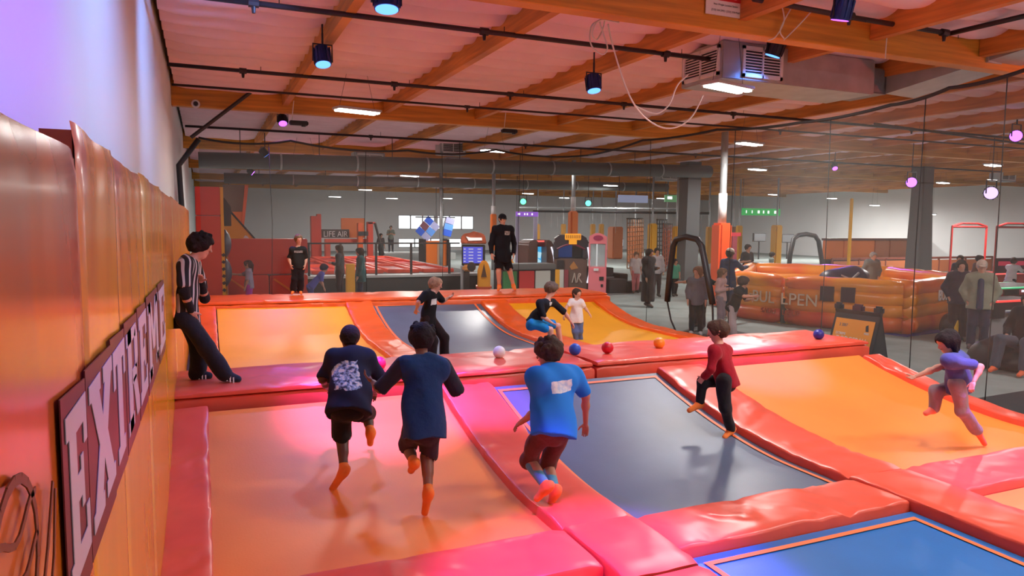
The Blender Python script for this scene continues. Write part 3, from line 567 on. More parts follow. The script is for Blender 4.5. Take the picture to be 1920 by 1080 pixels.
# white cord bundle
t = thing('cable_bundle', 'looped white cord dangling from the near girder', 'cord', atz(1140, 40, 4.9)); o = atz(1140, 40, 4.9)
YC = o.y
MB().tube([aty(1178, -6, YC)-o, aty(1150, 32, YC)-o, aty(1140, 40, YC)-o], .012, 5).obj('cord_top', M_CREAM, t)
lp = [(1135, 36), (1112, 45), (1106, 70), (1112, 90), (1130, 102), (1139, 90), (1132, 65), (1125, 40), (1134, 36), (1128, 60), (1118, 75), (1110, 62), (1124, 38), (1160, 42), (1145, 33)]
def spl(ps, n=6):
    ps = [Vector(p) for p in ps]; out = []
    for i in range(len(ps)-1):
        p0, p1, p2_, p3 = ps[max(i-1, 0)], ps[i], ps[i+1], ps[min(i+2, len(ps)-1)]
        for k in range(n):
            u = k/n; out.append(.5*((2*p1)+(p2_-p0)*u+(2*p0-5*p1+4*p2_-p3)*u*u+(3*p1-p0-3*p2_+p3)*u**3))
    return out+[ps[-1]]
MB().tube(spl([aty(x, y, YC+.04*math.sin(i))-o for i, (x, y) in enumerate(lp)]), .010, 5).obj('cord_loops', M_CREAM, t, smooth=True)
MB().tube(spl([aty(x, y, YC+(.3 if x > 1200 else 0))-o for x, y in ((1140, 45), (1150, 90), (1172, 160), (1192, 200), (1215, 225), (1245, 240), (1275, 236), (1300, 215), (1318, 178))]), .011, 5).obj('cord_run', M_CREAM, t, smooth=True)
MB().tube(spl([aty(x, y, YC+.3)-o for x, y in ((1190, 198), (1215, 210), (1235, 212), (1255, 195), (1270, 160), (1290, 140))]), .011, 5).obj('cord_run', M_CREAM, t, smooth=True)
for i, pts in enumerate((((1545, -5), (1500, 45), (1470, 75)), ((1466, 10), (1470, 40), (1455, 68), (1440, 76)), ((1484, 14), (1463, 55), (1470, 72)), ((1665, 46), (1662, 80), (1660, 110)), ((1870, -2), (1888, 38)))):
    tagp(MB().tube(spl([aty(x, y, 7.55) for x, y in pts]), .009, 5).obj('ceiling_cable', M_CREAM, smooth=True), ['thick pale cable slanting down to the black stage lamp', 'thin white cable looping left to the duct grille', 'thin white cable twisting down behind the black stage lamp', 'single white cable hanging on the near girder at right', 'pale cable by the rising pipe at top right'][i], 'cable')
# notice on the girder
pn = [atz(1323, 24, 4.95), 0]; nx0 = aty(1323, 0, 7.62).x; nx1 = aty(1396, 0, 7.62).x; nzt = aty(1360, -14, 7.62).z; nzb = aty(1360, 31, 7.62).z
t = thing('notice_board', 'white notice with red heading fixed to the near girder', 'sign', (nx0, 7.62, nzb))
MB().b2((0, -.012, 0), (nx1-nx0, 0, nzt-nzb)).obj('notice_plate', M_WHITE, t); MB().b2((0, -.016, (nzt-nzb)*.62), (nx1-nx0, -.012, nzt-nzb)).obj('red_heading', mat('print_red', (.55, .02, .02), .5), t)
def text(body, size, par, loc, m, rot=(PI/2, 0, 0), name='lettering', align='CENTER', ext=.002, sx=1):
    c = bpy.data.curves.new(name, 'FONT'); c.body = body; c.size = size; c.extrude = ext; c.align_x = align; c.align_y = 'CENTER'
    tmp = bpy.data.objects.new('t', c); COL.objects.link(tmp); dg = bpy.context.evaluated_depsgraph_get(); dg.update()
    me = bpy.data.meshes.new_from_object(tmp.evaluated_get(dg)); bpy.data.objects.remove(tmp); me.name = name
    o = link(name, me, m, par, loc); o.rotation_euler = rot; o.scale = (sx, 1, 1); return o
W_, H_ = nx1-nx0, nzt-nzb
text('MAX LOAD', .07, t, (W_/2, -.018, H_*.80), M_WHITE); text('New Weight Location Sensor', .032, t, (W_/2, -.014, H_*.45), mat('print_grey', (.2, .2, .2), .6)); text('(213) 544-2992 / (323) 378-9260', .034, t, (W_/2, -.014, H_*.2), MATS['print_grey'])
# ================================================================== PEOPLE: smooth implicit bodies, one continuous mesh each
def npv(v): return np.array((v[0], v[1], v[2]), dtype=np.float32)
def cone(a, b, ra, rb, u=None, k=1., sm=.03, op='+'):
    """tapered limb a->b; u, k: squash by k along u;  op '+' joins, '-' cuts"""
    return (npv(a), npv(b), float(ra), float(rb), None if u is None else npv(u), float(k), float(sm), op)
def halfspace(p, n, op='p'): return (npv(p), npv(n), 0., 0., None, 1., 0., op)   # removes the side n points to
def surface_net(D, lo, h):
    S = D < 0
    c = [S[i:S.shape[0]-1+i, j:S.shape[1]-1+j, k:S.shape[2]-1+k] for i in (0, 1) for j in (0, 1) for k in (0, 1)]
    cnt = sum(x.astype(np.int8) for x in c); act = (cnt > 0) & (cnt < 8)
    ii = np.argwhere(act); n = len(ii)
    idx = -np.ones(act.shape, np.int32); idx[act] = np.arange(n)
    offs = np.array([(i, j, k) for i in (0, 1) for j in (0, 1) for k in (0, 1)])
    vals = np.stack([D[ii[:, 0]+o[0], ii[:, 1]+o[1], ii[:, 2]+o[2]] for o in offs], 1)
    acc = np.zeros((n, 3), np.float32); w_ = np.zeros(n, np.float32)
    for a in range(8):
        for b in range(a+1, 8):
            d = offs[b]-offs[a]
            if np.abs(d).sum() != 1: continue
            va, vb = vals[:, a], vals[:, b]; m = (va < 0) != (vb < 0)
            t = np.where(m, va/np.where(m, va-vb, 1), 0)
            acc += m[:, None]*(offs[a][None]+t[:, None]*d[None]); w_ += m
    V = lo + (ii + acc/np.maximum(w_, 1)[:, None])*h
    Q = []
    for ax in range(3):
        sl0 = [slice(None)]*3; sl1 = [slice(None)]*3; sl0[ax] = slice(0, -1); sl1[ax] = slice(1, None)
        s0, s1 = S[tuple(sl0)], S[tuple(sl1)]
        e = np.argwhere(s0 != s1); o1, o2 = (ax+1) % 3, (ax+2) % 3
        e = e[(e[:, o1] > 0) & (e[:, o2] > 0) & (e[:, o1] < act.shape[o1]) & (e[:, o2] < act.shape[o2])]
        if len(e) == 0: continue
        def cell(d1, d2):
            f = e.copy(); f[:, o1] -= d1; f[:, o2] -= d2; return idx[f[:, 0], f[:, 1], f[:, 2]]
        q = np.stack([cell(1, 1), cell(0, 1), cell(0, 0), cell(1, 0)], 1)
        fl = ~s0[e[:, 0], e[:, 1], e[:, 2]]; q[fl] = q[fl][:, ::-1]; Q.append(q)
    Q = np.concatenate(Q); return V, Q[(Q >= 0).all(1)]
def sdf(prims, h, disp=None):
    """list of prims -> (verts, quads)"""
    lo = np.full(3, 1e9); hi = -lo
    for a, b, ra, rb, u, k, sm, op in prims:
        if op != '+': continue
        r = max(ra, rb)*max(1, k)+.02
        lo = np.minimum(lo, np.minimum(a, b)-r); hi = np.maximum(hi, np.maximum(a, b)+r)
    lo = lo-3*h; n = np.ceil((hi+3*h-lo)/h).astype(int)+1
    D = np.full(n, .5, np.float32); ax = [lo[i]+np.arange(n[i])*h for i in range(3)]
    for a, b, ra, rb, u, k, sm, op in prims:
        if op == 'p':
            d = ((ax[0]-a[0])*b[0])[:, None, None]+((ax[1]-a[1])*b[1])[None, :, None]+((ax[2]-a[2])*b[2])[None, None, :]
            np.maximum(D, d.astype(np.float32), out=D); continue
        r = max(ra, rb)*max(1, k)+sm+4*h
        i0 = np.maximum(0, np.floor((np.minimum(a, b)-r-lo)/h).astype(int)); i1 = np.minimum(n, np.ceil((np.maximum(a, b)+r-lo)/h).astype(int)+1)
        if (i1 <= i0).any(): continue
        X = ax[0][i0[0]:i1[0], None, None].astype(np.float32)-a[0]; Y = ax[1][None, i0[1]:i1[1], None].astype(np.float32)-a[1]; Z = ax[2][None, None, i0[2]:i1[2]].astype(np.float32)-a[2]
        ba = b-a; bb = float(ba@ba)+1e-9
        t = np.clip((X*ba[0]+Y*ba[1]+Z*ba[2])/bb, 0, 1)
        qx, qy, qz = X-t*ba[0], Y-t*ba[1], Z-t*ba[2]
        if u is not None:
            s = (qx*u[0]+qy*u[1]+qz*u[2])*(1/k-1); qx, qy, qz = qx+s*u[0], qy+s*u[1], qz+s*u[2]
        d = (np.sqrt(qx*qx+qy*qy+qz*qz)-(ra+(rb-ra)*t))*min(1, k if u is not None else 1)
        sub = D[i0[0]:i1[0], i0[1]:i1[1], i0[2]:i1[2]]
        if op == '-': sub[...] = np.maximum(sub, -d)
        else:
            g = np.clip(.5+.5*(d-sub)/sm, 0, 1); sub[...] = d+(sub-d)*g-sm*g*(1-g)
    if disp is not None:
        D += disp(ax[0][:, None, None], ax[1][None, :, None], ax[2][None, None, :]).astype(np.float32)
    return surface_net(D, lo, h)
def mesh_np(name, parts):
    V = np.concatenate([p[0] for p in parts]).astype(np.float32); off = 0; F = []
    for v, q in parts: F.append(q+off); off += len(v)
    F = np.concatenate(F).astype(np.int32); me = bpy.data.meshes.new(name)
    me.vertices.add(len(V)); me.vertices.foreach_set('co', V.ravel()); me.loops.add(F.size); me.loops.foreach_set('vertex_index', F.ravel())
    me.polygons.add(len(F)); me.polygons.foreach_set('loop_start', np.arange(0, F.size, 4, dtype=np.int32)); me.polygons.foreach_set('loop_total', np.full(len(F), 4, np.int32))
    me.polygons.foreach_set('use_smooth', np.ones(len(F), bool)); me.update(calc_edges=True); return me
def wrinkle(amp, seed=0, f=26.):
    return lambda x, y, z: amp*(np.sin(f*(x*.9+z*.55)+2.2*np.sin(f*.4*y+seed)+seed)*.6+np.sin(f*(.8*y-.7*z)+1.7*np.sin(f*.5*x)+seed*2)*.6)
SKIN = {'fair': (.62, .33, .24), 'tan': (.45, .22, .14), 'brown': (.22, .10, .06), 'dark': (.10, .045, .03)}
def skin(k): return mat('skin_'+k, SKIN[k], .5, var=.06, vscale=9)
def cloth(col, name=None):
    return mat(name or 'cloth_%.3f_%.3f_%.3f' % col, col, .85, var=.10, vscale=5, bump=.6, bscale=13, sheen=.1, spec=.2)
def printed(base, cen, hs, cols, side, name, rough=.8):
    """cloth with a flat printed patch on one side (side = outward direction)"""
    m = bpy.data.materials.new(name); m.use_nodes = True; nt = m.node_tree; N = nt.nodes; L = nt.links; b = N['Principled BSDF']; b.inputs['Roughness'].default_value = rough; b.inputs['Specular IOR Level'].default_value = .2
    tc = N.new('ShaderNodeTexCoord'); su = N.new('ShaderNodeVectorMath'); su.operation = 'SUBTRACT'; su.inputs[1].default_value = cen; L.new(tc.outputs['Object'], su.inputs[0])
    sd = Vector((side[0], side[1], 0)).normalized(); hr = Vector((-sd.y, sd.x, 0))
    def dot(v, vec):
        d = N.new('ShaderNodeVectorMath'); d.operation = 'DOT_PRODUCT'; d.inputs[1].default_value = vec; L.new(v, d.inputs[0]); return d.outputs['Value']
    def mth(op, a, bb=None):
        q = N.new('ShaderNodeMath'); q.operation = op
        for i, v in enumerate((a, bb)):
            if v is None: continue
            if isinstance(v, (int, float)): q.inputs[i].default_value = v
            else: L.new(v, q.inputs[i])
        return q.outputs[0]
    n = N.new('ShaderNodeTexNoise'); n.inputs['Scale'].default_value = 14; n.inputs['Detail'].default_value = 5; L.new(tc.outputs['Object'], n.inputs['Vector'])
    ww = mth('MULTIPLY', mth('SUBTRACT', n.outputs['Fac'], .5), .5)
    a = mth('ABSOLUTE', mth('DIVIDE', dot(su.outputs[0], hr), hs[0])); c = mth('ABSOLUTE', mth('DIVIDE', dot(su.outputs[0], (0, 0, 1)), hs[1]))
    mx = mth('ADD', mth('MAXIMUM', a, c), ww); ins = mth('LESS_THAN', mx, 1.0); fr = mth('GREATER_THAN', dot(su.outputs[0], sd), -.09)
    r = N.new('ShaderNodeValToRGB'); r.color_ramp.elements[0].position = .38; r.color_ramp.elements[1].position = .6
    r.color_ramp.elements[0].color = (*cols[0], 1); r.color_ramp.elements[1].color = (*cols[1], 1)
    if len(cols) > 2: e = r.color_ramp.elements.new(.5); e.color = (*cols[2], 1)
    n3 = N.new('ShaderNodeTexNoise'); n3.inputs['Scale'].default_value = 30; L.new(tc.outputs['Object'], n3.inputs['Vector']); L.new(n3.outputs['Fac'], r.inputs[0])
    mix = N.new('ShaderNodeMixRGB'); mix.inputs[1].default_value = (*base, 1); L.new(mth('MULTIPLY', ins, fr), mix.inputs[0]); L.new(r.outputs[0], mix.inputs[2]); L.new(mix.outputs[0], b.inputs['Base Color'])
    return m
def hand_prims(w_, d, pn, sd, s, curl=.5):
    """w_ wrist, d direction of the hand, pn palm normal (towards the curl), sd thumb side"""
    d = d.normalized(); sd = (sd-d*sd.dot(d)).normalized(); pn = d.cross(sd).normalized()*(1 if d.cross(sd).dot(pn) >= 0 else -1)
    P = [cone(w_-d*.02*s, w_+d*.03*s, .024*s, .026*s, pn, .72, .012), cone(w_+d*.04*s+sd*.016*s, w_+d*.075*s+sd*.022*s, .02*s, .015*s, pn, .7, .012), cone(w_+d*.04*s-sd*.014*s, w_+d*.07*s-sd*.022*s, .02*s, .014*s, pn, .7, .012)]
    for i, (o, ln) in enumerate(((.027, .068), (.009, .076), (-.009, .071), (-.026, .056))):
        b0 = w_+d*.078*s+sd*o*s; a1 = curl*(.7+.1*i); d1 = (d*math.cos(a1)+pn*math.sin(a1)+sd*o*2.5).normalized(); a2 = curl*1.7+.1; d2 = (d*math.cos(a2)+pn*math.sin(a2)).normalized()
        m_ = b0+d1*ln*.52*s; P += [cone(b0-d*.01*s, m_, .0092*s, .0085*s, sm=.004), cone(m_, m_+d2*ln*.5*s, .0085*s, .0068*s, sm=.004)]
    tb = w_+d*.022*s+sd*.026*s; td = (d*.62+sd*.7+pn*.25).normalized(); tm = tb+td*.042*s
    return P+[cone(tb, tm, .0125*s, .0105*s, sm=.008), cone(tm, tm+(td+d*.6+pn*.3).normalized()*.034*s, .0105*s, .0078*s, sm=.004)]
def person(label, base, J, s, c, h=.012, face=None, group=None):
    """J: joints (world). s: body scale (1 = 1.75 m adult). c: clothes, hair, skin"""
    base = Vector(base); J = {k: Vector(v)-base for k, v in J.items()}
    T = thing('person', label, 'person', base); fine = h < .014
    hipc = (J['hl']+J['hr'])/2; shc = (J['sl']+J['sr'])/2; up = (shc-hipc).normalized()
    rt = ((J['sr']-J['sl']).normalized()+(J['hr']-J['hl']).normalized()).normalized(); fw = up.cross(rt).normalized()
    fb = c.get('fat', 1.); hd = J['head']; hu = (hd-J['neck']).normalized(); hs = c.get('hs', .56+.5*s)
    hu = (hu+up*.6+Vector((0, 0, .6))).normalized()
    hf = Vector(face) if face is not None else fw
    hf = (hf-hu*hf.dot(hu)).normalized(); hr = hf.cross(hu).normalized()
    wa = hipc.lerp(shc, .42)
    def torso(g=0., sm=.05):
        return [cone(hipc+up*.02*s, wa, (.145*s*fb)+g, (.130*s*fb)+g, fw, .72, sm), cone(wa, shc-up*.07*s, (.130*s*fb)+g, (.150*s*(.5+.5*fb))+g, fw, .66, sm),
                cone(J['sl'].lerp(shc, .12)-up*.015*s, J['sr'].lerp(shc, .12)-up*.015*s, .062*s+g, .062*s+g, None, 1, sm)]
    def leg(S, g0=0., g1=0., t=2., ank=.042):
        hp, kn, an = J['h'+S], J['k'+S], J['a'+S]; o = []
        if t <= 1: return [cone(hp, hp.lerp(kn, t), .088*s*fb+g0, (.088-.03*t)*s+g1, sm=.04)]
        return [cone(hp, kn, .088*s*fb+g0, .058*s+(g0+g1)/2, sm=.04), cone(kn, kn.lerp(an, t-1), .058*s+(g0+g1)/2, (.058-(.058-ank)*(t-1))*s+g1, sm=.035)]
    B = torso()
    B += [cone(shc-up*.02*s, hd-hu*.06*hs, .058*s, .05*s+.004, sm=.04)]
    for S in 'lr':
        B += leg(S)
        kn, an, to = J['k'+S], J['a'+S], J['t'+S]
        B += [cone(kn.lerp(an, .12)-(to-an).normalized()*.012*s, kn.lerp(an, .45)-(to-an).normalized()*.016*s, .05*s, .046*s, sm=.03)]
        td = (to-an).normalized(); B += [cone(an-td*.035*s, an+td*.03*s, .036*s, .036*s, sm=.03), cone(an-Vector((0, 0, .0)), to-td*.03*s, .036*s, .026*s, sm=.03)]
        sh, el, wr = J['s'+S], J['e'+S], J['w'+S]
        B += [cone(sh, el, .05*s, .04*s, sm=.035), cone(el, el.lerp(wr, .35), .041*s, .040*s, sm=.03), cone(el.lerp(wr, .35), wr, .039*s, .026*s, sm=.03)]
        if not fine: hdv = (wr-el).normalized(); B += [cone(wr, wr+hdv*.06*s, .026*s, .034*s, rt, .6, .02), cone(wr+hdv*.06*s, wr+hdv*.15*s, .03*s, .016*s, rt, .6, .02)]
    # head with jaw, nose, brow, lips, ears
    k = hs
    B += [cone(hd+hu*.028*k-hf*.026*k, hd+hu*.03*k+hf*.022*k, .085*k, .076*k, hr, .90, .03), cone(hd-hu*.02*k+hf*.012*k, hd-hu*.082*k+hf*.046*k, .064*k, .033*k, hr, .95, .04),
          cone(hd+hf*.088*k+hu*.012*k, hd+hf*.108*k-hu*.026*k, .009*k, .013*k, sm=.014), cone(hd+hf*.078*k+hu*.022*k-hr*.035*k, hd+hf*.078*k+hu*.022*k+hr*.035*k, .012*k, .012*k, sm=.02),
          cone(hd+hf*.080*k-hu*.052*k-hr*.014*k, hd+hf*.080*k-hu*.052*k+hr*.014*k, .011*k, .011*k, sm=.012)]
    for q in (-1, 1): B += [cone(hd+hr*q*.077*k-hu*.012*k-hf*.005*k, hd+hr*q*.084*k+hu*.018*k-hf*.014*k, .014*k, .02*k, hr, .6, .012)]
    parts = [sdf(B, h)]
    if fine:
        for S in 'lr':
            wr, el = J['w'+S], J['e'+S]; d = c.get('hand_'+S); d = Vector(d) if d else (wr-el); q = -1 if S == 'l' else 1
            pn = -rt*q*.6+fw*.5; parts.append(sdf(hand_prims(wr, d.normalized(), pn, fw*.8-rt*q*.3, s*1.0+.02, c.get('curl', .45)), .0042 if h < .0105 else .0055))
    link('body', mesh_np('body', parts), skin(c['skin']), T)
    # eyes
    if fine:
        for q in (-1, 1):
            e = MB().lathe([(max(.0005, .0105*k*math.sin(PI*i/6)), -.0105*k*math.cos(PI*i/6)) for i in range(7)], hd+hf*.074*k+hu*.004*k+hr*q*.031*k, 8).obj('eye', mat('eye_dark', (.05, .03, .025), .2), T, smooth=True)
        MB().tube([hd+hf*.0885*k-hu*.053*k-hr*.02*k, hd+hf*.0925*k-hu*.053*k, hd+hf*.0885*k-hu*.053*k+hr*.02*k], .0035*k, 5).obj('mouth', mat('lip_dark', (.28, .08, .07), .5), T, smooth=True)
    # trousers / shorts
    def add(nm, P, m, hh=None, disp=None):
        return link(nm, mesh_np(nm, [sdf(P, hh or h, disp)]), m, T)
    pl = c['leg']; loose = c.get('loose', .012)
    P = [cone(hipc-up*.01*s-rt*.0, hipc+up*.09*s, .152*s*fb+.012, .138*s*fb+.01, fw, .74, .05)]
    for S in 'lr': P += leg(S, .016*s+.004, loose+.004, pl)
    for S in 'lr':
        kn, an, hp = J['k'+S], J['a'+S], J['h'+S]
        if pl <= 1: P.append(cone(hp.lerp(kn, pl+.14), hp.lerp(kn, pl+.2), .11*s, .11*s, op='-'))
    add('trousers' if pl > 1.2 else 'shorts', P, c.get('pmat') or cloth(c['pants']), disp=wrinkle(.008 if fine else .004, 1.3, 25.))
    # top
    sv = c['sleeve']; hem = c.get('hem', .06)
    P = torso(.016+c.get('tl', 0), .06) + [cone(hipc-up*hem*s*.9, hipc+up*.06*s, .158*s*fb+.026+c.get('tl', 0), .148*s*fb+.02+c.get('tl', 0), fw, .80, .05), cone(shc-up*.03*s, shc+up*.035*s, .075*s, .062*s, sm=.04)]
    P.append(halfspace(hipc-up*hem*s, -up)); P.append(cone(shc+up*.065*s+fw*.02*s, hd, .058*s, .075*s, op='-'))
    Q = []
    for S in 'lr':
        sh, el, wr = J['s'+S], J['e'+S], J['w'+S]; g = c.get('sl', .016)
        if sv > 0 and 'slcol' not in c: Q.append(cone(sh, sh.lerp(el, min(1, sv)), .056*s+g*.8, (.052-.008*min(1, sv))*s+g, sm=.04))
        if sv > 1: Q.append(cone(el, el.lerp(wr, sv-1), .044*s+g*.8, (.043-.014*(sv-1))*s+g*.8, sm=.03))
        if sv <= 1:
            e1 = sh.lerp(el, sv); ad = (el-sh).normalized(); Q.append(cone(e1+ad*.075*s, e1+ad*.085*s, .075*s, .075*s, op='-'))
        else:
            e1 = el.lerp(wr, sv-1); ad = (wr-el).normalized(); Q.append(cone(e1+ad*.055*s, e1+ad*.06*s, .052*s, .052*s, op='-'))
    P = P[:-2]+[q for q in Q if q[7] == '+']+P[-2:]+[q for q in Q if q[7] == '-']
    add(c.get('tname', 'shirt'), P, c.get('tmat') or cloth(c['top']), disp=wrinkle(.0085 if fine else .005, len(label), 27.))
    if 'slcol' in c:
        for S in 'lr':
            sh, el = J['s'+S], J['e'+S]; ad = (el-sh).normalized(); e1 = sh.lerp(el, sv)
            add('sleeve', [cone(sh-ad*.0, e1, .06*s+.018, .05*s+.022, sm=.03), cone(e1+ad*.08*s, e1+ad*.09*s, .08*s, .08*s, op='-')], cloth(c['slcol']), disp=wrinkle(.005, 4, 19.))
    if 'inner' in c: add('inner_shirt', [cone(hipc+fw*(.105*s*fb+.03+c.get('tl', 0))-up*.08*s, shc+fw*(.085*s+c.get('tl', 0))-up*.06*s, .062*s, .055*s, sm=.03)], cloth(c['inner']))
    if 'under' in c:     # tight sleeves showing below the short ones
        for S in 'lr':
            el, wr, sh = J['e'+S], J['w'+S], J['s'+S]
            add('arm_sleeve', [cone(sh.lerp(el, .55), el, .046*s+.008, .042*s+.008, sm=.03), cone(el, el.lerp(wr, .9), .042*s+.008, .03*s+.008, sm=.03)], cloth(c['under']))
    if 'shin' in c:
        for S in 'lr': add('leg_sleeve', [cone(J['k'+S].lerp(J['a'+S], .1), J['a'+S].lerp(J['k'+S], .1), .058*s+.006, .042*s+.006, sm=.03)], cloth(c['shin']))
    if 'hood' in c: add('hood', [cone(shc+up*.02*s-fw*.07*s-rt*.06*s, shc+up*.02*s-fw*.07*s+rt*.06*s, .055*s, .055*s, sm=.04), cone(shc-up*.02*s-fw*.09*s, shc+up*.05*s-fw*.06*s, .06*s, .06*s, sm=.04)], cloth(c['top']))
    # feet
    ft = c.get('foot', ('sock', (.95, .25, .05)))
    for S in 'lr':
        an, to, kn = J['a'+S], J['t'+S], J['k'+S]; td = (to-an).normalized(); g = .006 if ft[0] == 'sock' else .012; ax_ = (kn-an).normalized()
        P = [cone(an-td*.04*s-ax_*.005, an+td*.03*s, .04*s+g, .038*s+g, sm=.03), cone(an+td*.0, to-td*.025*s, .038*s+g, .028*s+g, sm=.03), cone(an, an+ax_*(.07 if ft[0] == 'sock' else .03)*s, .042*s+g, .042*s+g*.8, sm=.02)]
        o = add('sock' if ft[0] == 'sock' else 'shoe', P, cloth(ft[1]))
        if ft[0] == 'stripe' and fine:
            for q in (-1, 1):
                st = MB()
                for i in range(3):
                    p0 = an+td*(.02+.035*i)*s+Vector((0, 0, -.02)); st.box(p0+rt*q*.0+Vector((0, -.048*s, 0)) if q < 0 else p0+Vector((0, .048*s, 0)), (.014, .012, .06), rz=0)
                st.obj('shoe_stripe', M_WHITE, o)
    # hair
    st, hc = c['hair']; hm = mat('hair_%.3f_%.3f_%.3f' % hc, hc, .75, spec=.25, var=.25, vscale=30, bump=.5, bscale=60)
    inf = {'buzz': .013, 'short': .02, 'mop': .028, 'curly': .026, 'bob': .022, 'long': .018, 'pony': .014, 'cap': .010}[st]*k
    H = [cone(hd+hu*.03*k-hf*.03*k, hd+hu*.034*k+hf*.02*k, .085*k+inf, .076*k+inf, hr, .92, .02), cone(hd-hf*.05*k-hu*.0*k, hd-hf*.045*k-hu*.055*k, .066*k+inf*.7, .05*k+inf*.3, hr, 1., .03)]
    rng = random.Random(len(label)*7+3)
    if st in ('curly', 'mop'):
        for i in range(46 if st == 'curly' else 26):
            v = Vector((rng.gauss(0, 1), rng.gauss(0, 1), rng.gauss(0, 1))).normalized(); z = v.dot(hu); f_ = v.dot(hf)
            if z < -.35 or (f_ > .35 and z < .45): continue
            p = hd+hu*.03*k-hf*.01*k+v*(.088*k+inf*.8)*(1, 1.0)[st == 'mop']; H.append(cone(p, p+Vector((rng.uniform(-.01, .01),)*3), rng.uniform(.017, .03)*k*(1 if st == 'curly' else .8), .02*k, sm=.008 if st == 'curly' else .014))
    if st in ('bob', 'long'):
        ln = .11 if st == 'bob' else .24
        for q in (-1, 1): H.append(cone(hd+hr*q*.065*k+hu*.02*k-hf*.02*k, hd+hr*q*.066*k-hu*ln*k-hf*.025*k, .032*k, .026*k, sm=.03))
        H.append(cone(hd-hf*.06*k, hd-hf*.07*k-hu*ln*k, .06*k, .045*k, hr, 1.2, .03))
    if st == 'pony': H += [cone(hd-hf*.09*k+hu*.04*k, hd-hf*.125*k-hu*.02*k, .028*k, .03*k, sm=.02), cone(hd-hf*.125*k-hu*.02*k, hd-hf*.10*k-hu*.20*k, .032*k, .016*k, sm=.02)]
    cut = {'bob': .10, 'long': .10}.get(st, .102)
    H += [cone(hd+hf*.115*k-hu*.012*k, hd+hf*.10*k-hu*.12*k, .074*k, .10*k, op='-')]
    if st not in ('bob', 'long', 'pony'): H += [halfspace(hd-hu*.075*k, -hu)]
    add('hair', H, hm, max(.006, h*.75), None if st == 'buzz' else (lambda x, y, z: .003*np.sin(70*x+40*z)*np.sin(60*y+3)))
    if 'cap' in c:
        cb = hd+hu*.05*k
        C_ = [cone(hd+hu*.045*k-hf*.02*k, hd+hu*.05*k+hf*.012*k, .099*k, .09*k, hr, .93, .02), halfspace(hd+hu*.035*k, -hu)]
        cp = add('cap', C_, cloth(c['cap']), max(.008, h*.8))
        link('cap_brim', mesh_np('cap_brim', [sdf([cone(hd+hu*.045*k+hf*.075*k, hd+hu*.035*k+hf*.135*k, .066*k, .05*k, hu, .14, .01)], max(.005, h*.5))]), cloth(c['cap']), cp)
    return T
def px(base_y, **kw):
    """joints given as picture position and distance from the base plane"""
    return {k: aty(v[0], v[1], base_y+(v[2] if len(v) > 2 else 0)) for k, v in kw.items()}
def stand(x, y, z, hgt, head_deg, arms=('down', 'down'), stride=.0, lean=0., turn=0):
    """a standing pose in the world; heading 0 = away from camera (+Y), 90 = +X"""
    a = math.radians(head_deg); f = Vector((math.sin(a), math.cos(a), 0)); r = Vector((math.cos(a), -math.sin(a), 0)); u = Vector((0, 0, 1)); o = Vector((x, y, z)); k = hgt/1.75
    L = lambda zz: f*lean*zz
    J = dict(head=o+u*1.635*k+f*.03*k+L(1.6)*k, neck=o+u*1.5*k+L(1.5)*k, sl=o-r*.172*k+u*1.43*k+L(1.4)*k, sr=o+r*.172*k+u*1.43*k+L(1.4)*k, hl=o-r*.09*k+u*.93*k, hr=o+r*.09*k+u*.93*k)
    for S, q in (('l', -1), ('r', 1)):
        sd = stride*q*k
        J['k'+S] = o+r*q*.10*k+u*.50*k+f*(.03+sd*.5)*k; J['a'+S] = o+r*q*.11*k+u*.085*k+f*sd; J['t'+S] = J['a'+S]+f*.17*k+r*q*.03*k-u*.045*k
        s_ = J['s'+S]; m = arms[0 if S == 'l' else 1]
        e, w_ = {'down': ((r*q*.06-u*.29), (r*q*.05-u*.53+f*.08)), 'bent': ((r*q*.08-u*.28-f*.02), (-r*q*.02-u*.24+f*.22)), 'fold': ((r*q*.08-u*.27+f*.03), (-r*q*.16-u*.2+f*.17)),
                 'fwd': ((u*-.14+f*.24+r*q*.04), (f*.48-u*.12)), 'side': ((r*q*.25-u*.12), (r*q*.48-u*.14)), 'back': ((r*q*.07-u*.25-f*.14), (r*q*.07-u*.42-f*.02)), 'pocket': ((r*q*.12-u*.27-f*.05), (r*q*.03-u*.48+f*.04)), 'up': ((r*q*.16-u*.02+f*.16), (r*q*.12+u*.2+f*.26))}[m]
        J['e'+S] = s_+e*k; J['w'+S] = s_+w_*k
    return J
OR = (.95, .24, .05)
# ================================================================== BEYOND THE COURTS
def mcol(n, c, r=.45, **k): return mat(n, c, r, **k)
M_ORC = mcol('pad_orange', (.90, .20, .02), .4); M_AMB = mcol('pad_amber', (.80, .38, .03), .4); M_REDW = mcol('pad_scarlet', (.75, .05, .02), .4, bump=.1, bscale=3)
M_YEL = mcol('panel_yellow', (.95, .42, .01), .35); M_CHAR = mcol('charcoal_carpet', (.03, .035, .037), .85); M_NAVY = mcol('target_navy', (.05, .06, .10), .45)
def rect(x0, y0, x1, y1, Y):
    a, b = aty(x0, (y0+y1)/2, Y), aty(x1, (y0+y1)/2, Y); t_, l_ = aty((x0+x1)/2, y0, Y), aty((x0+x1)/2, y1, Y)
    return a.x, b.x, max(0.005, l_.z), t_.z
def pbox(name, r, Y, dep, m, par=None, bevel=.01, loc=None):
    x0, x1, z0, z1 = r; o = Vector(loc) if loc is not None else Vector((0, 0, 0))
    return MB().b2((x0-o.x, Y-o.y, z0-o.z), (x1-o.x, Y+dep-o.y, z1-o.z)).obj(name, m, par, bevel=bevel)
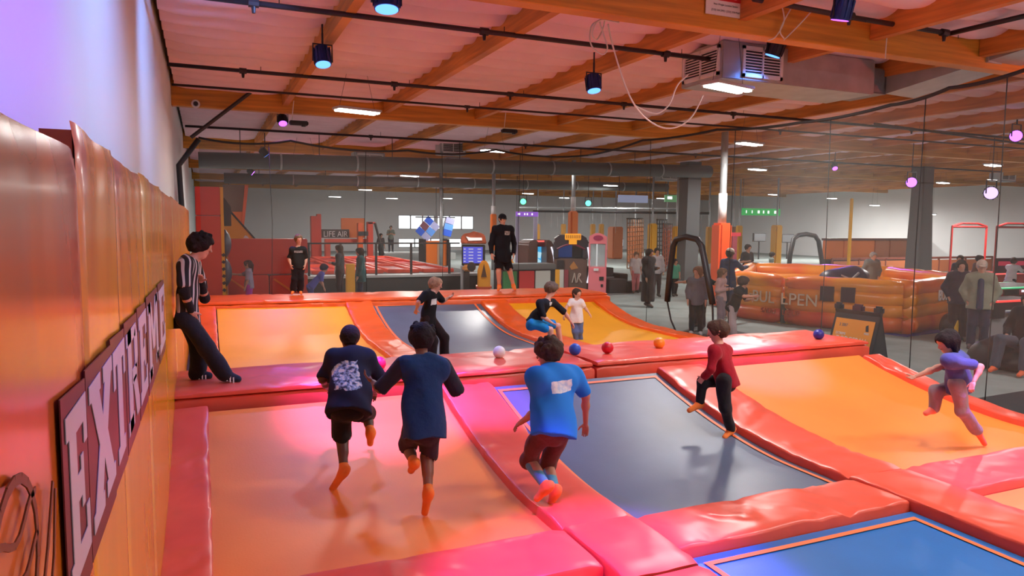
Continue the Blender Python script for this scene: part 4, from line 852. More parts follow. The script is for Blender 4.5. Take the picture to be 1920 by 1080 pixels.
# --- red padded tower with round targets
Y = 18.6; r = rect(368, 350, 415, 560, Y); o = Vector((r[0], Y, 0))
t = thing('padded_tower', 'tall red padded tower with dark round targets behind the referee', 'tower', o)
zs = aty(390, 404, Y).z
pbox('tower_panel', (r[0], r[1], 0.01, zs-.006), Y, .9, M_REDW, t, .015, o); pbox('tower_panel', (r[0], r[1], zs+.006, r[3]), Y, .9, M_REDW, t, .015, o)
MB().b2((r[1]-o.x, 0, .01), (r[1]-o.x+.07, .9, r[3])).obj('side_strip', M_YEL, t)
for k in range(8): MB().box((r[1]-o.x+.04, -.006, .35+k*.17), (.07, .01, .07), rot=Matrix.Rotation(.6*(-1)**k, 3, 'Y')).obj('strip_mark', M_BLK, t)
for cy in (458, 513):
    z = aty(420, cy, Y).z; MB().lathe([(.36, 0), (.34, .05), (.24, .12), (.1, .165), (.01, .17)], (r[1]-o.x+.07, .45, z), 20, 'X').obj('round_target', M_NAVY, t, smooth=True)
z0_, z1_ = aty(420, 424, Y).z, aty(420, 370, Y).z
MB().prism([(0, z0_), (.17, z0_), (.17, z1_-.22), (.02, z1_), (0, z1_)], (0, .7, 0), (r[1]-o.x+.07, .1, 0), (1, 0, 0), (0, 0, 1)).obj('top_target', M_BLK, t, bevel=.02)
# --- yellow slope & brown panel
def pxpoly(pts, Y, dep, m, name, par=None, o=Vector((0, 0, 0))):
    return MB().prism([(aty(x, y, Y).x-o.x, aty(x, y, Y).z-o.z) for x, y in pts], (0, dep, 0), (0, Y-o.y, 0), (1, 0, 0), (0, 0, 1)).obj(name, m, par)
o = Vector((aty(420, 447, 21.2).x, 21.2, 0)); t = thing('slope_panel', 'yellow triangular slope with dark rim above the long red mats', 'slope', o)
pxpoly([(416, 392), (431, 398), (477, 449), (477, 576), (416, 576)], 21.2, .5, M_YEL, 'slope_face', t, o); pxpoly([(431, 396), (434, 396), (481, 449), (477, 449)], 21.15, .6, M_BLK, 'slope_rim', t, o)
pxpoly([(456, 446), (460, 441), (464, 443), (467, 447)], 21.14, .02, M_WHITE, 'slope_mark', t, o)
o = Vector((aty(420, 350, 23.5).x, 23.5, 0)); t = thing('leaning_wall', 'brown leaning wall panel with orange edge behind the yellow slope', 'wall panel', o)
pxpoly([(418, 346), (462, 347), (454, 428), (418, 428)], 23.5, .3, mcol('panel_brown', (.22, .16, .13), .6), 'wall_face', t, o); pxpoly([(459, 347), (466, 347), (457, 430), (452, 430)], 23.4, .45, M_ORP, 'wall_edge', t, o); pxpoly([(432, 397), (456, 397), (453, 428), (445, 416)], 23.45, .05, M_ORC, 'wall_patch', t, o)
# --- long red mats
o = Vector((aty(428, 500, 20.3).x, 20.3, 0)); t = thing('mat_wall', 'long low wall of scarlet mats behind the boy on the barrier', 'mat wall', o)
pbox('mat_panel', rect(428, 448, 577, 514, 20.3), 20.3, .5, M_REDW, t, .02, o)
for a, b in ((428, 504), (506, 577)): pbox('mat_panel', rect(a, 516, b, 570, 20.3), 20.25, .5, M_REDW, t, .02, o)
for a in (430, 512): pxpoly([(a, 524), (a+3, 522), (a+42, 548), (a+38, 550)], 20.235, .012, M_ORC, 'mat_seam', t, o)
# --- raised deck with railing and far trampolines
YD = 24.0; zD = aty(700, 516, YD).z; xd0, xd1 = aty(577, 520, YD).x, aty(864, 520, YD).x
o = Vector((xd0, YD, 0)); t = thing('raised_deck', 'long charcoal deck with pale edge behind the far barrier', 'deck', o)
MB().b2((0, 0, 0.005), (xd1-xd0+1, 13, zD-.08)).obj('deck_base', M_CHAR, t); MB().b2((0, -.05, zD-.08), (xd1-xd0+1, .45, zD)).obj('deck_edge', mcol('deck_edge_grey', (.42, .43, .43)), t)
MB().b2((0, .45, zD-.08), (xd1-xd0+1, 13, zD-.03)).obj('deck_floor', mcol('deck_floor_grey', (.12, .13, .13), .8), t)
M_MAG = mcol('bed_crimson', (.42, .03, .04), .4)
for i in range(4):
    for j in range(3):
        x = xd0+.3+i*(xd1-xd0)/4; y = YD+1.2+j*3.6; w_ = (xd1-xd0)/4-.15
        t = thing('deck_trampoline', 'crimson deck trampoline beyond the railing, %s row, %s' % (('nearest', 'middle', 'farthest')[j], ('leftmost', 'second from left', 'third from left', 'rightmost')[i]), 'trampoline', (x, y, zD-.03), 0, 'trampolines on the raised deck')
        MB().b2((.15, .15, 0.0), (w_-.15, 3.2, .06)).obj('jump_bed', M_MAG, t)
        for (a, b) in (((0, 0, 0), (w_, .18, .14)), ((0, 3.15, 0), (w_, 3.3, .14)), ((0, .18, 0), (.18, 3.15, .14)), ((w_-.18, .18, 0), (w_, 3.15, .14))): MB().b2(a, b).obj('edge_pad', M_RED, t, bevel=.02)
t = thing('railing', 'black steel railing along the deck beyond the far barrier', 'railing', (xd0, YD+.15, zD)); zr = aty(700, 455, YD).z-zD
for k, xx in enumerate((580, 640, 707, 773, 845)): x = aty(xx, 480, YD).x-xd0; MB().b2((x-.035, -.035, 0), (x+.035, .035, zr)).obj('post', M_STEEL, t)
MB().b2((0, -.03, zr-.05), (xd1-xd0, .03, zr)).obj('top_rail', M_STEEL, t)
pbox('yellow_post', rect(650, 495, 666, 560, 22.6), 22.6, .2, M_AMB, None); tagp(bpy.data.objects['yellow_post'], 'amber padded post between the two women', 'post')
# --- far red jump frames
YF = 40.0; o = Vector((aty(584, 480, YF).x, YF, 0)); t = thing('jump_frame', 'distant red padded frame with two posts beyond the deck', 'frame', o)
pbox('frame_post', rect(584, 405, 596, 500, YF), YF, .5, M_REDW, t, .02, o); pbox('frame_post', rect(598, 401, 606, 500, YF), YF+.6, .4, M_REDW, t, .02, o); pbox('cross_beam', rect(610, 448, 690, 455, YF), YF, .4, M_RED, t, .02, o); pbox('frame_foot', rect(610, 455, 620, 500, YF), YF, .4, M_RED, t, .02, o)
t = thing('banner_board', 'distant board reading LIFE AIR in front of an orange panel', 'sign', o)
pbox('orange_panel', rect(640, 409, 684, 446, YF+1), YF+1, .15, M_ORC, t, .01, o); rb = rect(603, 430, 655, 446, YF+.8); pbox('dark_panel', rb, YF+.8, .15, mcol('board_dark', (.06, .05, .05)), t, .01, o)
text('LIFE AIR', (rb[3]-rb[2])*.95, t, ((rb[0]+rb[1])/2-o.x, .79, (rb[2]+rb[3])/2-.04), M_WHITE, sx=.85, ext=.01)
o2 = Vector((aty(690, 480, YF).x, YF-1, 0)); t = thing('jump_frame', 'distant red tapering frame with black stay beside the far person', 'frame', o2)
pbox('frame_post', rect(690, 416, 700, 502, YF-1), YF-1, .4, M_REDW, t, .02, o2); pbox('frame_top', rect(690, 416, 704, 420, YF-1), YF-1, .4, M_REDW, t, .01, o2); pbox('frame_post', rect(672, 418, 681, 502, YF-1), YF-1, .4, M_ORP, t, .02, o2)
MB().tube([aty(703, 418, YF-1)-o2, aty(719, 478, YF-1)-o2], .07, 6).obj('stay', M_BLK, t); pbox('dark_bar', rect(672, 434, 690, 442, YF-1), YF-1.1, .1, M_BLK, t, .005, o2)
t = thing('far_platform', 'distant pale platform the far person stands on', 'platform', (aty(715, 474, 45).x, 44.5, 0)); x1_ = aty(850, 474, 45).x-aty(715, 474, 45).x
MB().b2((0, 0, 0.005), (x1_, 3, pw_z := aty(733, 473, 46).z)).obj('platform_block', mcol('platform_grey', (.4, .43, .42)), t)
# hanging blue cubes
o = aty(818, 410, 42); t = thing('hanging_banners', 'blue and maroon patchwork banners hanging by the far windows', 'banner', o)
MB().b2((-1.3, -.03, .05), (1.2, .03, .12)).obj('hanger_bar', M_STEEL, t)
MBc = [mcol('cloth_blue', (.02, .10, .6)), mcol('cloth_lightblue', (.1, .3, .8)), mcol('cloth_maroon', (.16, .05, .08)), mcol('cloth_lilac', (.35, .36, .6))]
R45 = Matrix.Rotation(.72, 3, 'Y')
for i in range(3):
    for j in range(2): MB().box(Vector((-.55, 0, -.62))+R45 @ Vector(((j-.5)*.5, 0, (i-1)*.42)), (.48, .06, .4), rot=R45).obj('banner_patch', MBc[(i*2+j*3) % 4], t)
R2 = Matrix.Rotation(.25, 3, 'Y')
for i in range(3): MB().box(Vector((.75, 0, -.5))+R2 @ Vector((0, 0, (1-i)*.38)), (.55, .3, .36), rot=R2).obj('banner_patch', MBc[(3, 1, 0)[i]], t)
for x in (-.5, .75): MB().tube([(x, 0, .08), (x, 0, -.2)], .02, 5).obj('cord', M_STEEL, t)
MB().tube([(0, 0, .1), (0, 0, 5.36-o.z)], .02, 5).obj('cord', M_STEEL, t)
o = aty(818, 500, 38); t = thing('orange_booth', 'small orange and dark booth under the hanging banners', 'booth', (o.x, 38, 0))
z_ = aty(818, 452, 38).z; MB().b2((-.6, 0, 0.005), (.6, .8, z_)).obj('booth_body', M_ORC, t); MB().b2((-.75, -.05, 0.005), (-.6, .9, z_+.1)).obj('booth_side', M_BLK, t); MB().b2((.6, -.05, 0.005), (.75, .9, z_+.1)).obj('booth_side', M_BLK, t); MB().b2((.05, -.06, 0.0051), (.3, 0, z_-.1)).obj('booth_stripe', mcol('booth_tan', (.5, .33, .22)), t)
# --- columns
def column(px_, w_px, y0, y1, Y, m, label, shaft=.09, white=0, base=None):
    p = aty(px_, (y0+y1)/2, Y); t = thing('support_column', label, 'column', (p.x, Y, 0)); r = rect(px_-w_px/2, y0, px_+w_px/2, y1, Y); wd = (r[1]-r[0])/2*.72
    if shaft: MB().tube([(0, 0, 0.005), (0, 0, 5.05)], shaft, 8).obj('shaft', M_GREYM, t, smooth=True)
    if m: MB().b2((-wd, -wd, max(.01, r[2]) if base is None else base), (wd, wd, r[3])).obj('column_pad', m, t, bevel=min(.06, wd*.3))
    if white: z = r[3]; MB().tube([(0, 0, z), (0, 0, z+white)], shaft*1.25, 10).obj('white_sleeve', M_WHITE, t, smooth=True)
    return t
column(1351, 32, 418, 572, 16.7, mcol('pad_vermilion', (.88, .11, .025)), 'tall steel column with white sleeve and vermilion pad behind the white-capped man', .10, .85)
column(925, 13, 401, 470, 34, M_ORC, 'orange padded column right behind the staff member', .1, .4); column(1074, 19, 396, 470, 27, M_ORC, 'orange padded column above the yellow arcade sign', .09, .6)
column(827, 6, 398, 446, 37, M_WHITE, 'thin white column before the far windows', .1); column(1222, 17, 419, 520, 30, mcol('pad_yellow', (.85, .42, .02)), 'yellow padded column left of the rope net', .05)
column(1268, 15, 424, 510, 29, M_AMB, 'amber padded column behind the child in green', .05); column(1385, 11, 423, 490, 33, MATS['pad_yellow'], 'narrow yellow column right of the vermilion one', .04); column(1374, 9, 425, 490, 34, mcol('pad_brown', (.3, .14, .08)), 'narrow brown column beside the narrow yellow one', .04)
column(1455, 17, 422, 500, 31, M_AMB, 'amber padded column before the wall screens', .05); column(1008, 9, 420, 480, 40, M_AMB, 'amber column right of the purple sign', .04); column(1056, 10, 420, 480, 41, mcol('pad_ochre', (.55, .27, .05)), 'ochre column left of the orange one above the arcade', .04)
column(1111, 10, 420, 470, 41, MATS['pad_ochre'], 'left of the twin ochre columns behind the pink machine', .04); column(1127, 10, 420, 470, 41, MATS['pad_ochre'], 'right of the twin ochre columns behind the pink machine', .04)
column(1190, 26, 424, 515, 38, mcol('pad_rust', (.50, .15, .06)), 'broad rust padded pillar behind the brown rope net', .06); column(1153, 26, 425, 510, 43, MATS['pad_rust'], 'distant broad rust pillar right of the pink machine', .06); column(1249, 14, 432, 510, 36, mcol('pad_coral', (.75, .18, .08)), 'coral pillar behind the dark rope net', .05)
column(1328, 10, 425, 500, 36, MATS['pad_ochre'], 'ochre column between the grey pillar and the vermilion column', .05); column(1694, 10, 425, 490, 36, M_RED, 'slim dark red pillar before the far orange wall', .06); column(1594, 5, 372, 500, 24, MATS['pad_yellow'], 'very thin yellow pole above the grey-shirted man', .0)
M_GPIL = mcol('pillar_grey', (.10, .105, .11), .6)
for (xa, xb, xc, xd, y0, y1, Y, lb) in ((1290, 1314, 1284, 1308, 355, 500, 25, 'broad grey pillar behind the hoop doorway'), (1731, 1749, 1718, 1747, 366, 512, 22, 'dark tapering pillar behind the inflatable ring')):
    o = Vector((aty(xc, y1, Y).x, Y, 0)); t = thing('support_column', lb, 'column', o)
    z1_ = aty(xa, y0, Y).z; zl = aty(xa, y1, Y).z
    f = lambda x, y: aty(x, y, Y).x-o.x
    MB().prism([(f(xc, y1), 0.005), (f(xd, y1), 0.005), (f(xd, y1), max(0.01, zl)), (f(xb, y0), z1_), (f(xb, y0), 5.05), (f(xa, y0), 5.05), (f(xa, y0), z1_), (f(xc, y1), max(.01, zl))], (0, .6, 0), (0, 0, 0), (1, 0, 0), (0, 0, 1)).obj('pillar_body', M_GPIL, t)
    MB().b2((f(xa, y0)-.02, -.02, 4.3), (f(xb, y0)+.02, .62, 4.36)).obj('pillar_band', M_STEEL, t)
# --- rope course nets
def ropenet(x0, y0, x1, y1, Y0_, Y1_, col, label, nx=7, nz_=11):
    A, B = aty(x0, y1, Y0_), aty(x1, y1, Y1_); C, D_ = aty(x0, y0, Y0_), aty(x1, y0, Y1_); o = Vector((A.x, A.y, 0)); t = thing('rope_net', label, 'rope net', o); m = mcol('rope_%.2f' % col[0], col, .8)
    A.z = max(A.z, .02); B.z = max(B.z, .02)
    for k in range(nx+1): u = k/nx; MB().tube([A.lerp(B, u)-o, C.lerp(D_, u)-o], .028, 5).obj('rope', m, t)
    for k in range(nz_+1): v = k/nz_; MB().tube([A.lerp(C, v)-o, B.lerp(D_, v)-o], .024, 5).obj('rope', m, t)
    MB().tube([C-o, D_-o], .05, 6).obj('top_bar', M_STEEL, t)
ropenet(1176, 410, 1206, 505, 33, 36, (.34, .16, .08), 'brown climbing rope net left of the yellow column'); ropenet(1232, 412, 1250, 500, 31, 34, (.05, .06, .07), 'dark climbing rope net right of the yellow column', 4); ropenet(1244, 420, 1260, 510, 30, 34, (.42, .14, .10), 'coral climbing rope net below the dark one', 4)
A, B = aty(1000, 396, 38), aty(1330, 400, 30); t = thing('rope_course_frame', 'high steel frame of the rope course with hanging cables', 'frame', A)
MB().tube([(0, 0, 0), B-A], .07, 6).obj('frame_beam', M_STEEL, t); MB().tube([(0, 2, .25), B-A+Vector((0, 2, .25))], .05, 6).obj('frame_beam', M_GREYM, t)
for k in range(1, 26):
    p = (B-A)*(k/26); MB().tube([p, p-Vector((0, 0, .9+.3*math.sin(k*2.1)))], .012, 4).obj('cable', M_GREYM, t)
# --- LED signs
def ledsign(x0, y0, x1, y1, Y, col, label, marks):
    r = rect(x0, y0, x1, y1, Y); o = Vector((r[0], Y, r[2])); t = thing('led_sign', label, 'sign', o); W_, H_ = r[1]-r[0], r[3]-r[2]
    MB().b2((0, 0, 0), (W_, .08, H_)).obj('sign_panel', mat('sign_'+label.split()[0], [c*.25 for c in col], .4, emit=col, es=.9), t)
    for (u, v, s_) in marks: MB().box((W_*u, -.012, H_*v), (W_*s_, .01, H_*.4)).obj('sign_mark', emis('sign_white', (1, .95, 1), 2.2), t)
    for x in (.05, W_-.05): MB().tube([(x, .04, H_), (x, .04, 5.36-r[2])], .015, 4).obj('sign_hanger', M_STEEL, t)
    return t, W_, H_
t, W_, H_ = ledsign(968, 397, 1009, 406, 37, (.35, .12, .75), 'purple lit sign on the gate right of the staff member', [(.12, .5, .10), (.38, .5, .05), (.5, .5, .05), (.72, .5, .06)])
for x in (.0, W_*.82): MB().b2((x, 0, -2.6), (x+W_*.16, .1, 0)).obj('gate_post', mcol('gate_lilac', (.32, .28, .40)), t)
ledsign(1392, 391, 1463, 404, 34, (.03, .45, .10), 'green lit sign right of the tall column', [(.1, .5, .02), (.25, .5, .02), (.42, .5, .05), (.55, .5, .03), (.68, .5, .04), (.86, .5, .05)])
ledsign(1247, 366, 1290, 379, 33, (.10, .28, .12), 'dim green banner left of the grey pillar', [(.2, .6, .2)])
ledsign(1160, 366, 1215, 380, 33, (.30, .33, .48), 'pale lilac lit panel high over the rope nets', [])
for q, lb, c_ in (((981, 378), 'small green lamp above the purple sign', (.1, 1, .35)), ((1103, 381), 'small teal lamp above the pink machine', (.1, .9, .7))):
    par(aty(*q, 34), lb, c_, aim=CAMP, W=0, size=1.6, lens=5, body=M_PARK)
for i, q in enumerate(((1425, 445), (1478, 447))):
    r = rect(q[0]-12, q[1]-8, q[0]+11, q[1]+8, 40); t = thing('wall_screen', ['grey wall screen left of the amber column', 'grey wall screen right of the amber column'][i], 'screen', (r[0], 40, r[2])); MB().b2((0, 0, 0), (r[1]-r[0], .1, r[3]-r[2])).obj('screen_frame', M_BLK, t); MB().b2((.05, -.02, .05), (r[1]-r[0]-.05, 0, r[3]-r[2]-.05)).obj('screen_glass', mcol('screen_dull', (.12, .13, .14), .3), t); MB().tube([((r[1]-r[0])/2, .05, 0), ((r[1]-r[0])/2, .05, -r[2])], .05, 6).obj('stand_pole', M_STEEL, t)
r = rect(1366, 436, 1388, 443, 24); t = thing('red_signpost', 'dark red T-shaped signpost behind the white-capped man', 'sign', ((r[0]+r[1])/2, 24, 0)); MB().b2((-(r[1]-r[0])/2, -.05, r[2]), ((r[1]-r[0])/2, .05, r[3])).obj('sign_bar', mcol('sign_red', (.45, .02, .04)), t); MB().b2((-.13, -.04, 0.005), (.13, .04, r[2])).obj('sign_post', mcol('sign_darkred', (.25, .03, .05)), t)
# --- arcade machines
YA = 22.0
o = Vector((aty(888, 540, YA).x, YA, 0)); t = thing('racing_arcade', 'racing arcade machine with blue score screen and amber seat', 'arcade machine', o, -.35); t.scale.x = .9
def lr(x0, y0, x1, y1, Y=YA): r = rect(x0, y0, x1, y1, Y); return r
r = lr(864, 460, 911, 500); pbox('screen_housing', r, YA+.5, .3, M_BLK, t, .02, o); r = lr(867, 464, 906, 495)
sc_ = pbox('score_screen', r, YA+.47, .03, mat('screen_blue', (.03, .03, .2), .3, emit=(.10, .12, .75), es=1.0), t, .0, o)
for k in range(5):
    for (a, b) in ((.03, .13), (.28, .52), (.74, .92)): MB().b2((r[0]-o.x+(r[1]-r[0])*a, .455, r[3]-(r[3]-r[2])*(.16+k*.19)), (r[0]-o.x+(r[1]-r[0])*b, .468, r[3]-(r[3]-r[2])*(.10+k*.19))).obj('screen_line', emis('screen_text', (.75, .72, 1), 1.0), sc_)
x_ = lambda p, y=480: aty(p, y, YA).x-o.x
zt_ = lambda p, x=888: aty(x, p, YA).z
MB().prism([(x_(862), zt_(458)), (x_(862), zt_(446)), (x_(868), zt_(439)), (x_(880), zt_(437)), (x_(888), zt_(434)), (x_(902), zt_(437)), (x_(910), zt_(441)), (x_(914), zt_(458))], (0, .5, 0), (0, .45, 0), (1, 0, 0), (0, 0, 1)).obj('marquee', mcol('marquee_redgold', (.34, .07, .03), .35, var=.5, vscale=3), t, bevel=.03)
MB().prism([(x_(873), zt_(444)), (x_(882), zt_(446)), (x_(904), zt_(446)), (x_(905), zt_(451)), (x_(878), zt_(452))], (0, .03, 0), (0, .41, 0), (1, 0, 0), (0, 0, 1)).obj('marquee_light', emis('marquee_white', (1, .9, .85), 1.6), t)
MB().b2((x_(862), .3, 0.005), (x_(868), .9, zt_(500))).obj('side_panel', mcol('arcade_grey', (.25, .24, .25)), t); MB().b2((x_(908), .3, 0.005), (x_(914), .9, zt_(500))).obj('side_panel', MATS['arcade_grey'], t)
MB().b2((x_(868), .25, 0.005), (x_(880), .9, zt_(510))).obj('coin_box', M_BLK, t, bevel=.02); MB().b2((x_(866), .2, zt_(510)), (x_(892), .8, zt_(498))).obj('dashboard', mcol('dash_amber', (.55, .22, .06), .3, var=.4, vscale=4), t, bevel=.06)
MB().tube([(x_(884), .05, zt_(505)), (x_(884), .12, zt_(497))], .02, 6).lathe([(.14, -.015), (.16, 0), (.14, .015)], (x_(884), 0, zt_(500)), 16, 'Y').obj('steering_wheel', M_BLK, t)
def seat(px0, px1, pt, pb, par, o, Yo=-.9):
    X0, X1 = aty(px0, pb, YA).x-o.x, aty(px1, pb, YA).x-o.x; z1 = aty(px0, pt, YA).z; w_ = X1-X0; zs_ = .42
    MB().prism([(0, zs_-.1), (0, z1*.72), (w_*.2, z1*.93), (w_*.5, z1), (w_*.8, z1*.93), (w_, z1*.72), (w_, zs_-.1)], (0, .14, 0), (X0, Yo, 0), (1, 0, 0), (0, 0, 1)).obj('seat_back', mcol('seat_amber', (.75, .30, .03), .3), par, bevel=.04)
    MB().prism([(w_*.28, z1*.55), (w_*.5, z1*.9), (w_*.72, z1*.55)], (0, .01, 0), (X0, Yo-.012, 0), (1, 0, 0), (0, 0, 1)).obj('seat_emblem', mcol('emblem_dark', (.1, .05, .03)), par)
    MB().b2((X0-.05, Yo, zs_-.16), (X1+.05, Yo+.7, zs_)).obj('seat_cushion', mcol('seat_red', (.55, .07, .02), .35), par, bevel=.05); MB().b2((X0+.05, Yo+.1, .005), (X1-.05, Yo+.5, zs_-.16)).obj('seat_base', M_BLK, par); MB().b2((X0, Yo-.1, .005), (X1+.1, Yo+.1, .1)).obj('foot_frame', M_GREYM, par)
seat(895, 919, 484, 540, t, o)
t = thing('game_chair', 'second amber racing seat half hidden behind the staff member', 'seat', (o.x, YA, 0)); seat(962, 980, 487, 540, t, o, .6)
# bench with coloured cubbies
YB_ = 20.6; o = Vector((aty(943, 540, YB_).x, YB_, 0)); t = thing('cubby_bench', 'grey topped bench with green, red and white cubbies', 'bench', o)
xb = lambda p: aty(p, 520, YB_).x-o.x; zb_ = lambda p: aty(1000, p, YB_).z
MB().b2((0, 0, zb_(506)), (xb(1043), .8, zb_(495))).obj('bench_top', mcol('bench_grey', (.13, .135, .135), .7), t, bevel=.03)
MB().b2((0, .08, 0.005), (xb(1043), .78, zb_(506))).obj('bench_body', M_CHAR, t)
for (a, b, c_) in ((944, 970, (.03, .22, .06)), (974, 1003, (.62, .03, .03)), (1005, 1033, (.62, .65, .60))): MB().b2((xb(a), .03, .06), (xb(b), .08, zb_(508))).obj('cubby_door', mcol('cubby_%.2f_%.2f' % c_[:2], c_), t, bevel=.01)
# shooting cabinet with blue screen
o = Vector((aty(1015, 540, YA).x, YA+1.6, 0)); t = thing('arcade_cabinet', 'arcade cabinet with glowing light blue screen and curved sides', 'arcade machine', o); Yc = YA+1.6
xc_ = lambda p: aty(p, 480, Yc).x-o.x; zc_ = lambda p: aty(1015, p, Yc).z
for (a, b, s_) in ((991, 1009, 1), (1026, 1040, -1)):
    w_ = xc_(b)-xc_(a); pl = [(0, .005), (0, zc_(458)), (w_*.3, zc_(450)), (w_, zc_(450)), (w_, .005)] if s_ > 0 else [(0, .005), (0, zc_(450)), (w_*.5, zc_(450)), (w_, zc_(462)), (w_, .005)]
    MB().prism(pl, (0, 1.0, 0), (xc_(a), 0, 0), (1, 0, 0), (0, 0, 1)).obj('cabinet_side', mcol('cabinet_brown', (.13, .07, .06), .4), t, bevel=.04)
MB().b2((xc_(1009), .35, 0.005), (xc_(1026), .9, zc_(498))).obj('cabinet_base', M_BLK, t); MB().b2((xc_(1009), .5, zc_(498)), (xc_(1026), .6, zc_(463))).obj('game_screen', mat('screen_cyan', (.02, .2, .4), .3, emit=(.05, .42, .8), es=1.3), t)
for (u, v, s_) in ((.3, .3, .18), (.6, .55, .22), (.45, .1, .15), (.75, .2, .1)): MB().box((xc_(1009)+(xc_(1026)-xc_(1009))*u, .49, zc_(498)+(zc_(463)-zc_(498))*v), (s_, .01, s_*1.2), rot=Matrix.Rotation(u*3, 3, 'Y')).obj('screen_glow', emis('screen_pale', (.5, .85, 1), 1.3), t)
MB().b2((xc_(1006), .2, zc_(463)), (xc_(1028), .8, zc_(455))).obj('marquee', mcol('marquee_dark', (.15, .02, .03)), t, bevel=.02); MB().b2((xc_(1009), .17, zc_(454)), (xc_(1024), .2, zc_(451))).obj('marquee_light', emis('light_red', (1, .12, .1), 2), t)
MB().tube([(xc_(1033), -.02, zc_(463)), (xc_(1038), -.02, zc_(480)), (xc_(1040), -.02, zc_(498))], .03, 6).obj('edge_light', emis('edge_white', (.9, .88, 1), 1.6), t)
# motion cabin
o = Vector((aty(1068, 540, YA).x, YA-.1, 0)); t = thing('motion_cabin', 'big dark ride cabin with amber roof sign and arched opening', 'arcade machine', o, -.45); t.scale.x = .86; Ym = YA-.1
xm = lambda p: aty(p, 490, Ym).x-o.x; zm = lambda p: aty(1068, p, Ym).z; M_CAB = mcol('cabin_dark', (.035, .03, .04), .35); M_CABB = mcol('cabin_brown', (.14, .085, .065), .4)
MB().b2((xm(1038), .05, 0.005), (xm(1102), 1.6, zm(485))).obj('cabin_base', M_CABB, t, bevel=.03)
for (a, b) in ((1037, 1046), (1093, 1103)): MB().prism([(xm(a), zm(485)), (xm(b), zm(485)), (xm(b), zm(452)), ((xm(a)+xm(b))/2, zm(446)), (xm(a), zm(456))], (0, 1.6, 0), (0, 0, 0), (1, 0, 0), (0, 0, 1)).obj('cabin_pillar', M_CAB, t, bevel=.02)
arc = [(xm(1043)+(xm(1097)-xm(1043))*k/12, zm(466)+(zm(457)-zm(466))*math.sin(PI*k/12)) for k in range(13)]
MB().prism(arc+[(xm(1100), zm(446)), (xm(1092), zm(441)), (xm(1048), zm(441)), (xm(1038), zm(448))], (0, 1.5, 0), (0, .02, 0), (1, 0, 0), (0, 0, 1)).obj('cabin_roof', M_CAB, t)
MB().tube([(p[0], -.02, p[1]-.02) for p in arc], .035, 6).obj('arch_trim', mcol('trim_maroon', (.2, .02, .05)), t)
MB().b2((xm(1046), 1.2, zm(485)), (xm(1075), 1.25, zm(460))).obj('cabin_screen', mat('screen_deepblue', (.01, .03, .12), .2, emit=(.01, .05, .2), es=.8), t); MB().b2((xm(1075), 1.2, zm(485)), (xm(1094), 1.25, zm(460))).obj('cabin_window', mcol('window_grey', (.35, .4, .42), .2), t)
rb = (xm(1058), xm(1089), zm(450), zm(438)); MB().b2((rb[0], -.08, rb[2]), (rb[1], .1, rb[3])).obj('roof_sign', mat('sign_amber', (.9, .4, .02), .4, emit=(.9, .38, .02), es=.5), t, bevel=.02); MB().b2((xm(1066), -.08, zm(458)), (xm(1081), .08, zm(450))).obj('roof_sign_drop', MATS['sign_amber'], t)
for k in range(8): MB().b2((rb[0]+(rb[1]-rb[0])*(.08+k*.115), -.095, rb[2]+.06), (rb[0]+(rb[1]-rb[0])*(.08+k*.115)+.03, -.08, rb[3]-.05)).obj('sign_stroke', mcol('sign_stroke_rust', (.45, .16, .02)), t)
MB().b2((xm(1043), -.0, zm(504)), (xm(1057), .06, zm(488))).obj('black_screen', M_BLK, t); MB().b2((xm(1040), .0, 0.006), (xm(1049), .06, zm(506))).obj('orange_panel', M_AMB, t); MB().b2((xm(1049), .0, 0.006), (xm(1057), .06, zm(506))).obj('white_panel', mcol('panel_offwhite', (.6, .6, .55)), t); MB().b2((xm(1058), .0, 0.006), (xm(1066), .06, zm(506))).obj('maroon_panel', mcol('panel_maroon', (.3, .05, .07)), t)
pl = MB()
for (a, b, c_, d) in ((1074, 530, 1078, 512), (1078, 512, 1081, 530), (1083, 530, 1086, 513), (1086, 513, 1090, 514), (1090, 514, 1086, 521), (1086, 521, 1092, 530)): pl.tube([(xm(a), .03, zm(b)), (xm(c_), .03, zm(d))], .025, 4)
pl.obj('side_lettering', mcol('letter_cream', (.55, .48, .4)), t); MB().prism([(xm(1068), zm(500)), (xm(1076), zm(490)), (xm(1085), zm(503)), (xm(1072), zm(506))], (0, .03, 0), (0, .03, 0), (1, 0, 0), (0, 0, 1)).obj('side_picture', mcol('picture_ochre', (.5, .22, .06)), t)
MB().tube([(xm(1102), -.05, zm(463)), (xm(1106), -.05, zm(490)), (xm(1105), -.05, zm(515)), (xm(1102), -.05, zm(530))], .035, 6).obj('edge_light', MATS['edge_white'], t)
# pink claw machine
Yp = 20.9; o = Vector((aty(1103, 548, Yp).x, Yp, 0)); t = thing('claw_machine', 'pink claw machine with oval emblem and glass window', 'claw machine', o, -.5); t.scale.x = .82
xp = lambda p: aty(p, 490, Yp).x-o.x; zp = lambda p: aty(1120, p, Yp).z; M_PNK = mcol('claw_pink', (.85, .22, .26), .35)
W_ = xp(1139); zg0, zg1 = zp(500), zp(457)
MB().b2((0, 0, 0.005), (W_, .85, zg0)).obj('machine_base', M_PNK, t, bevel=.02)
n_ = 10; top = [(0, zg1), (0, zp(444))]+[(W_*k/n_, zp(444)+(zp(437)-zp(444))*math.sin(PI*k/n_)) for k in range(1, n_)]+[(W_, zp(444)), (W_, zg1)]
MB().prism(top, (0, .85, 0), (0, 0, 0), (1, 0, 0), (0, 0, 1)).obj('machine_top', M_PNK, t)
for (a, b) in ((0, .05), (W_-.05, W_)):
    for y_ in (0, .8): MB().b2((a, y_, zg0), (b, y_+.05, zg1)).obj('corner_post', M_PNK, t)
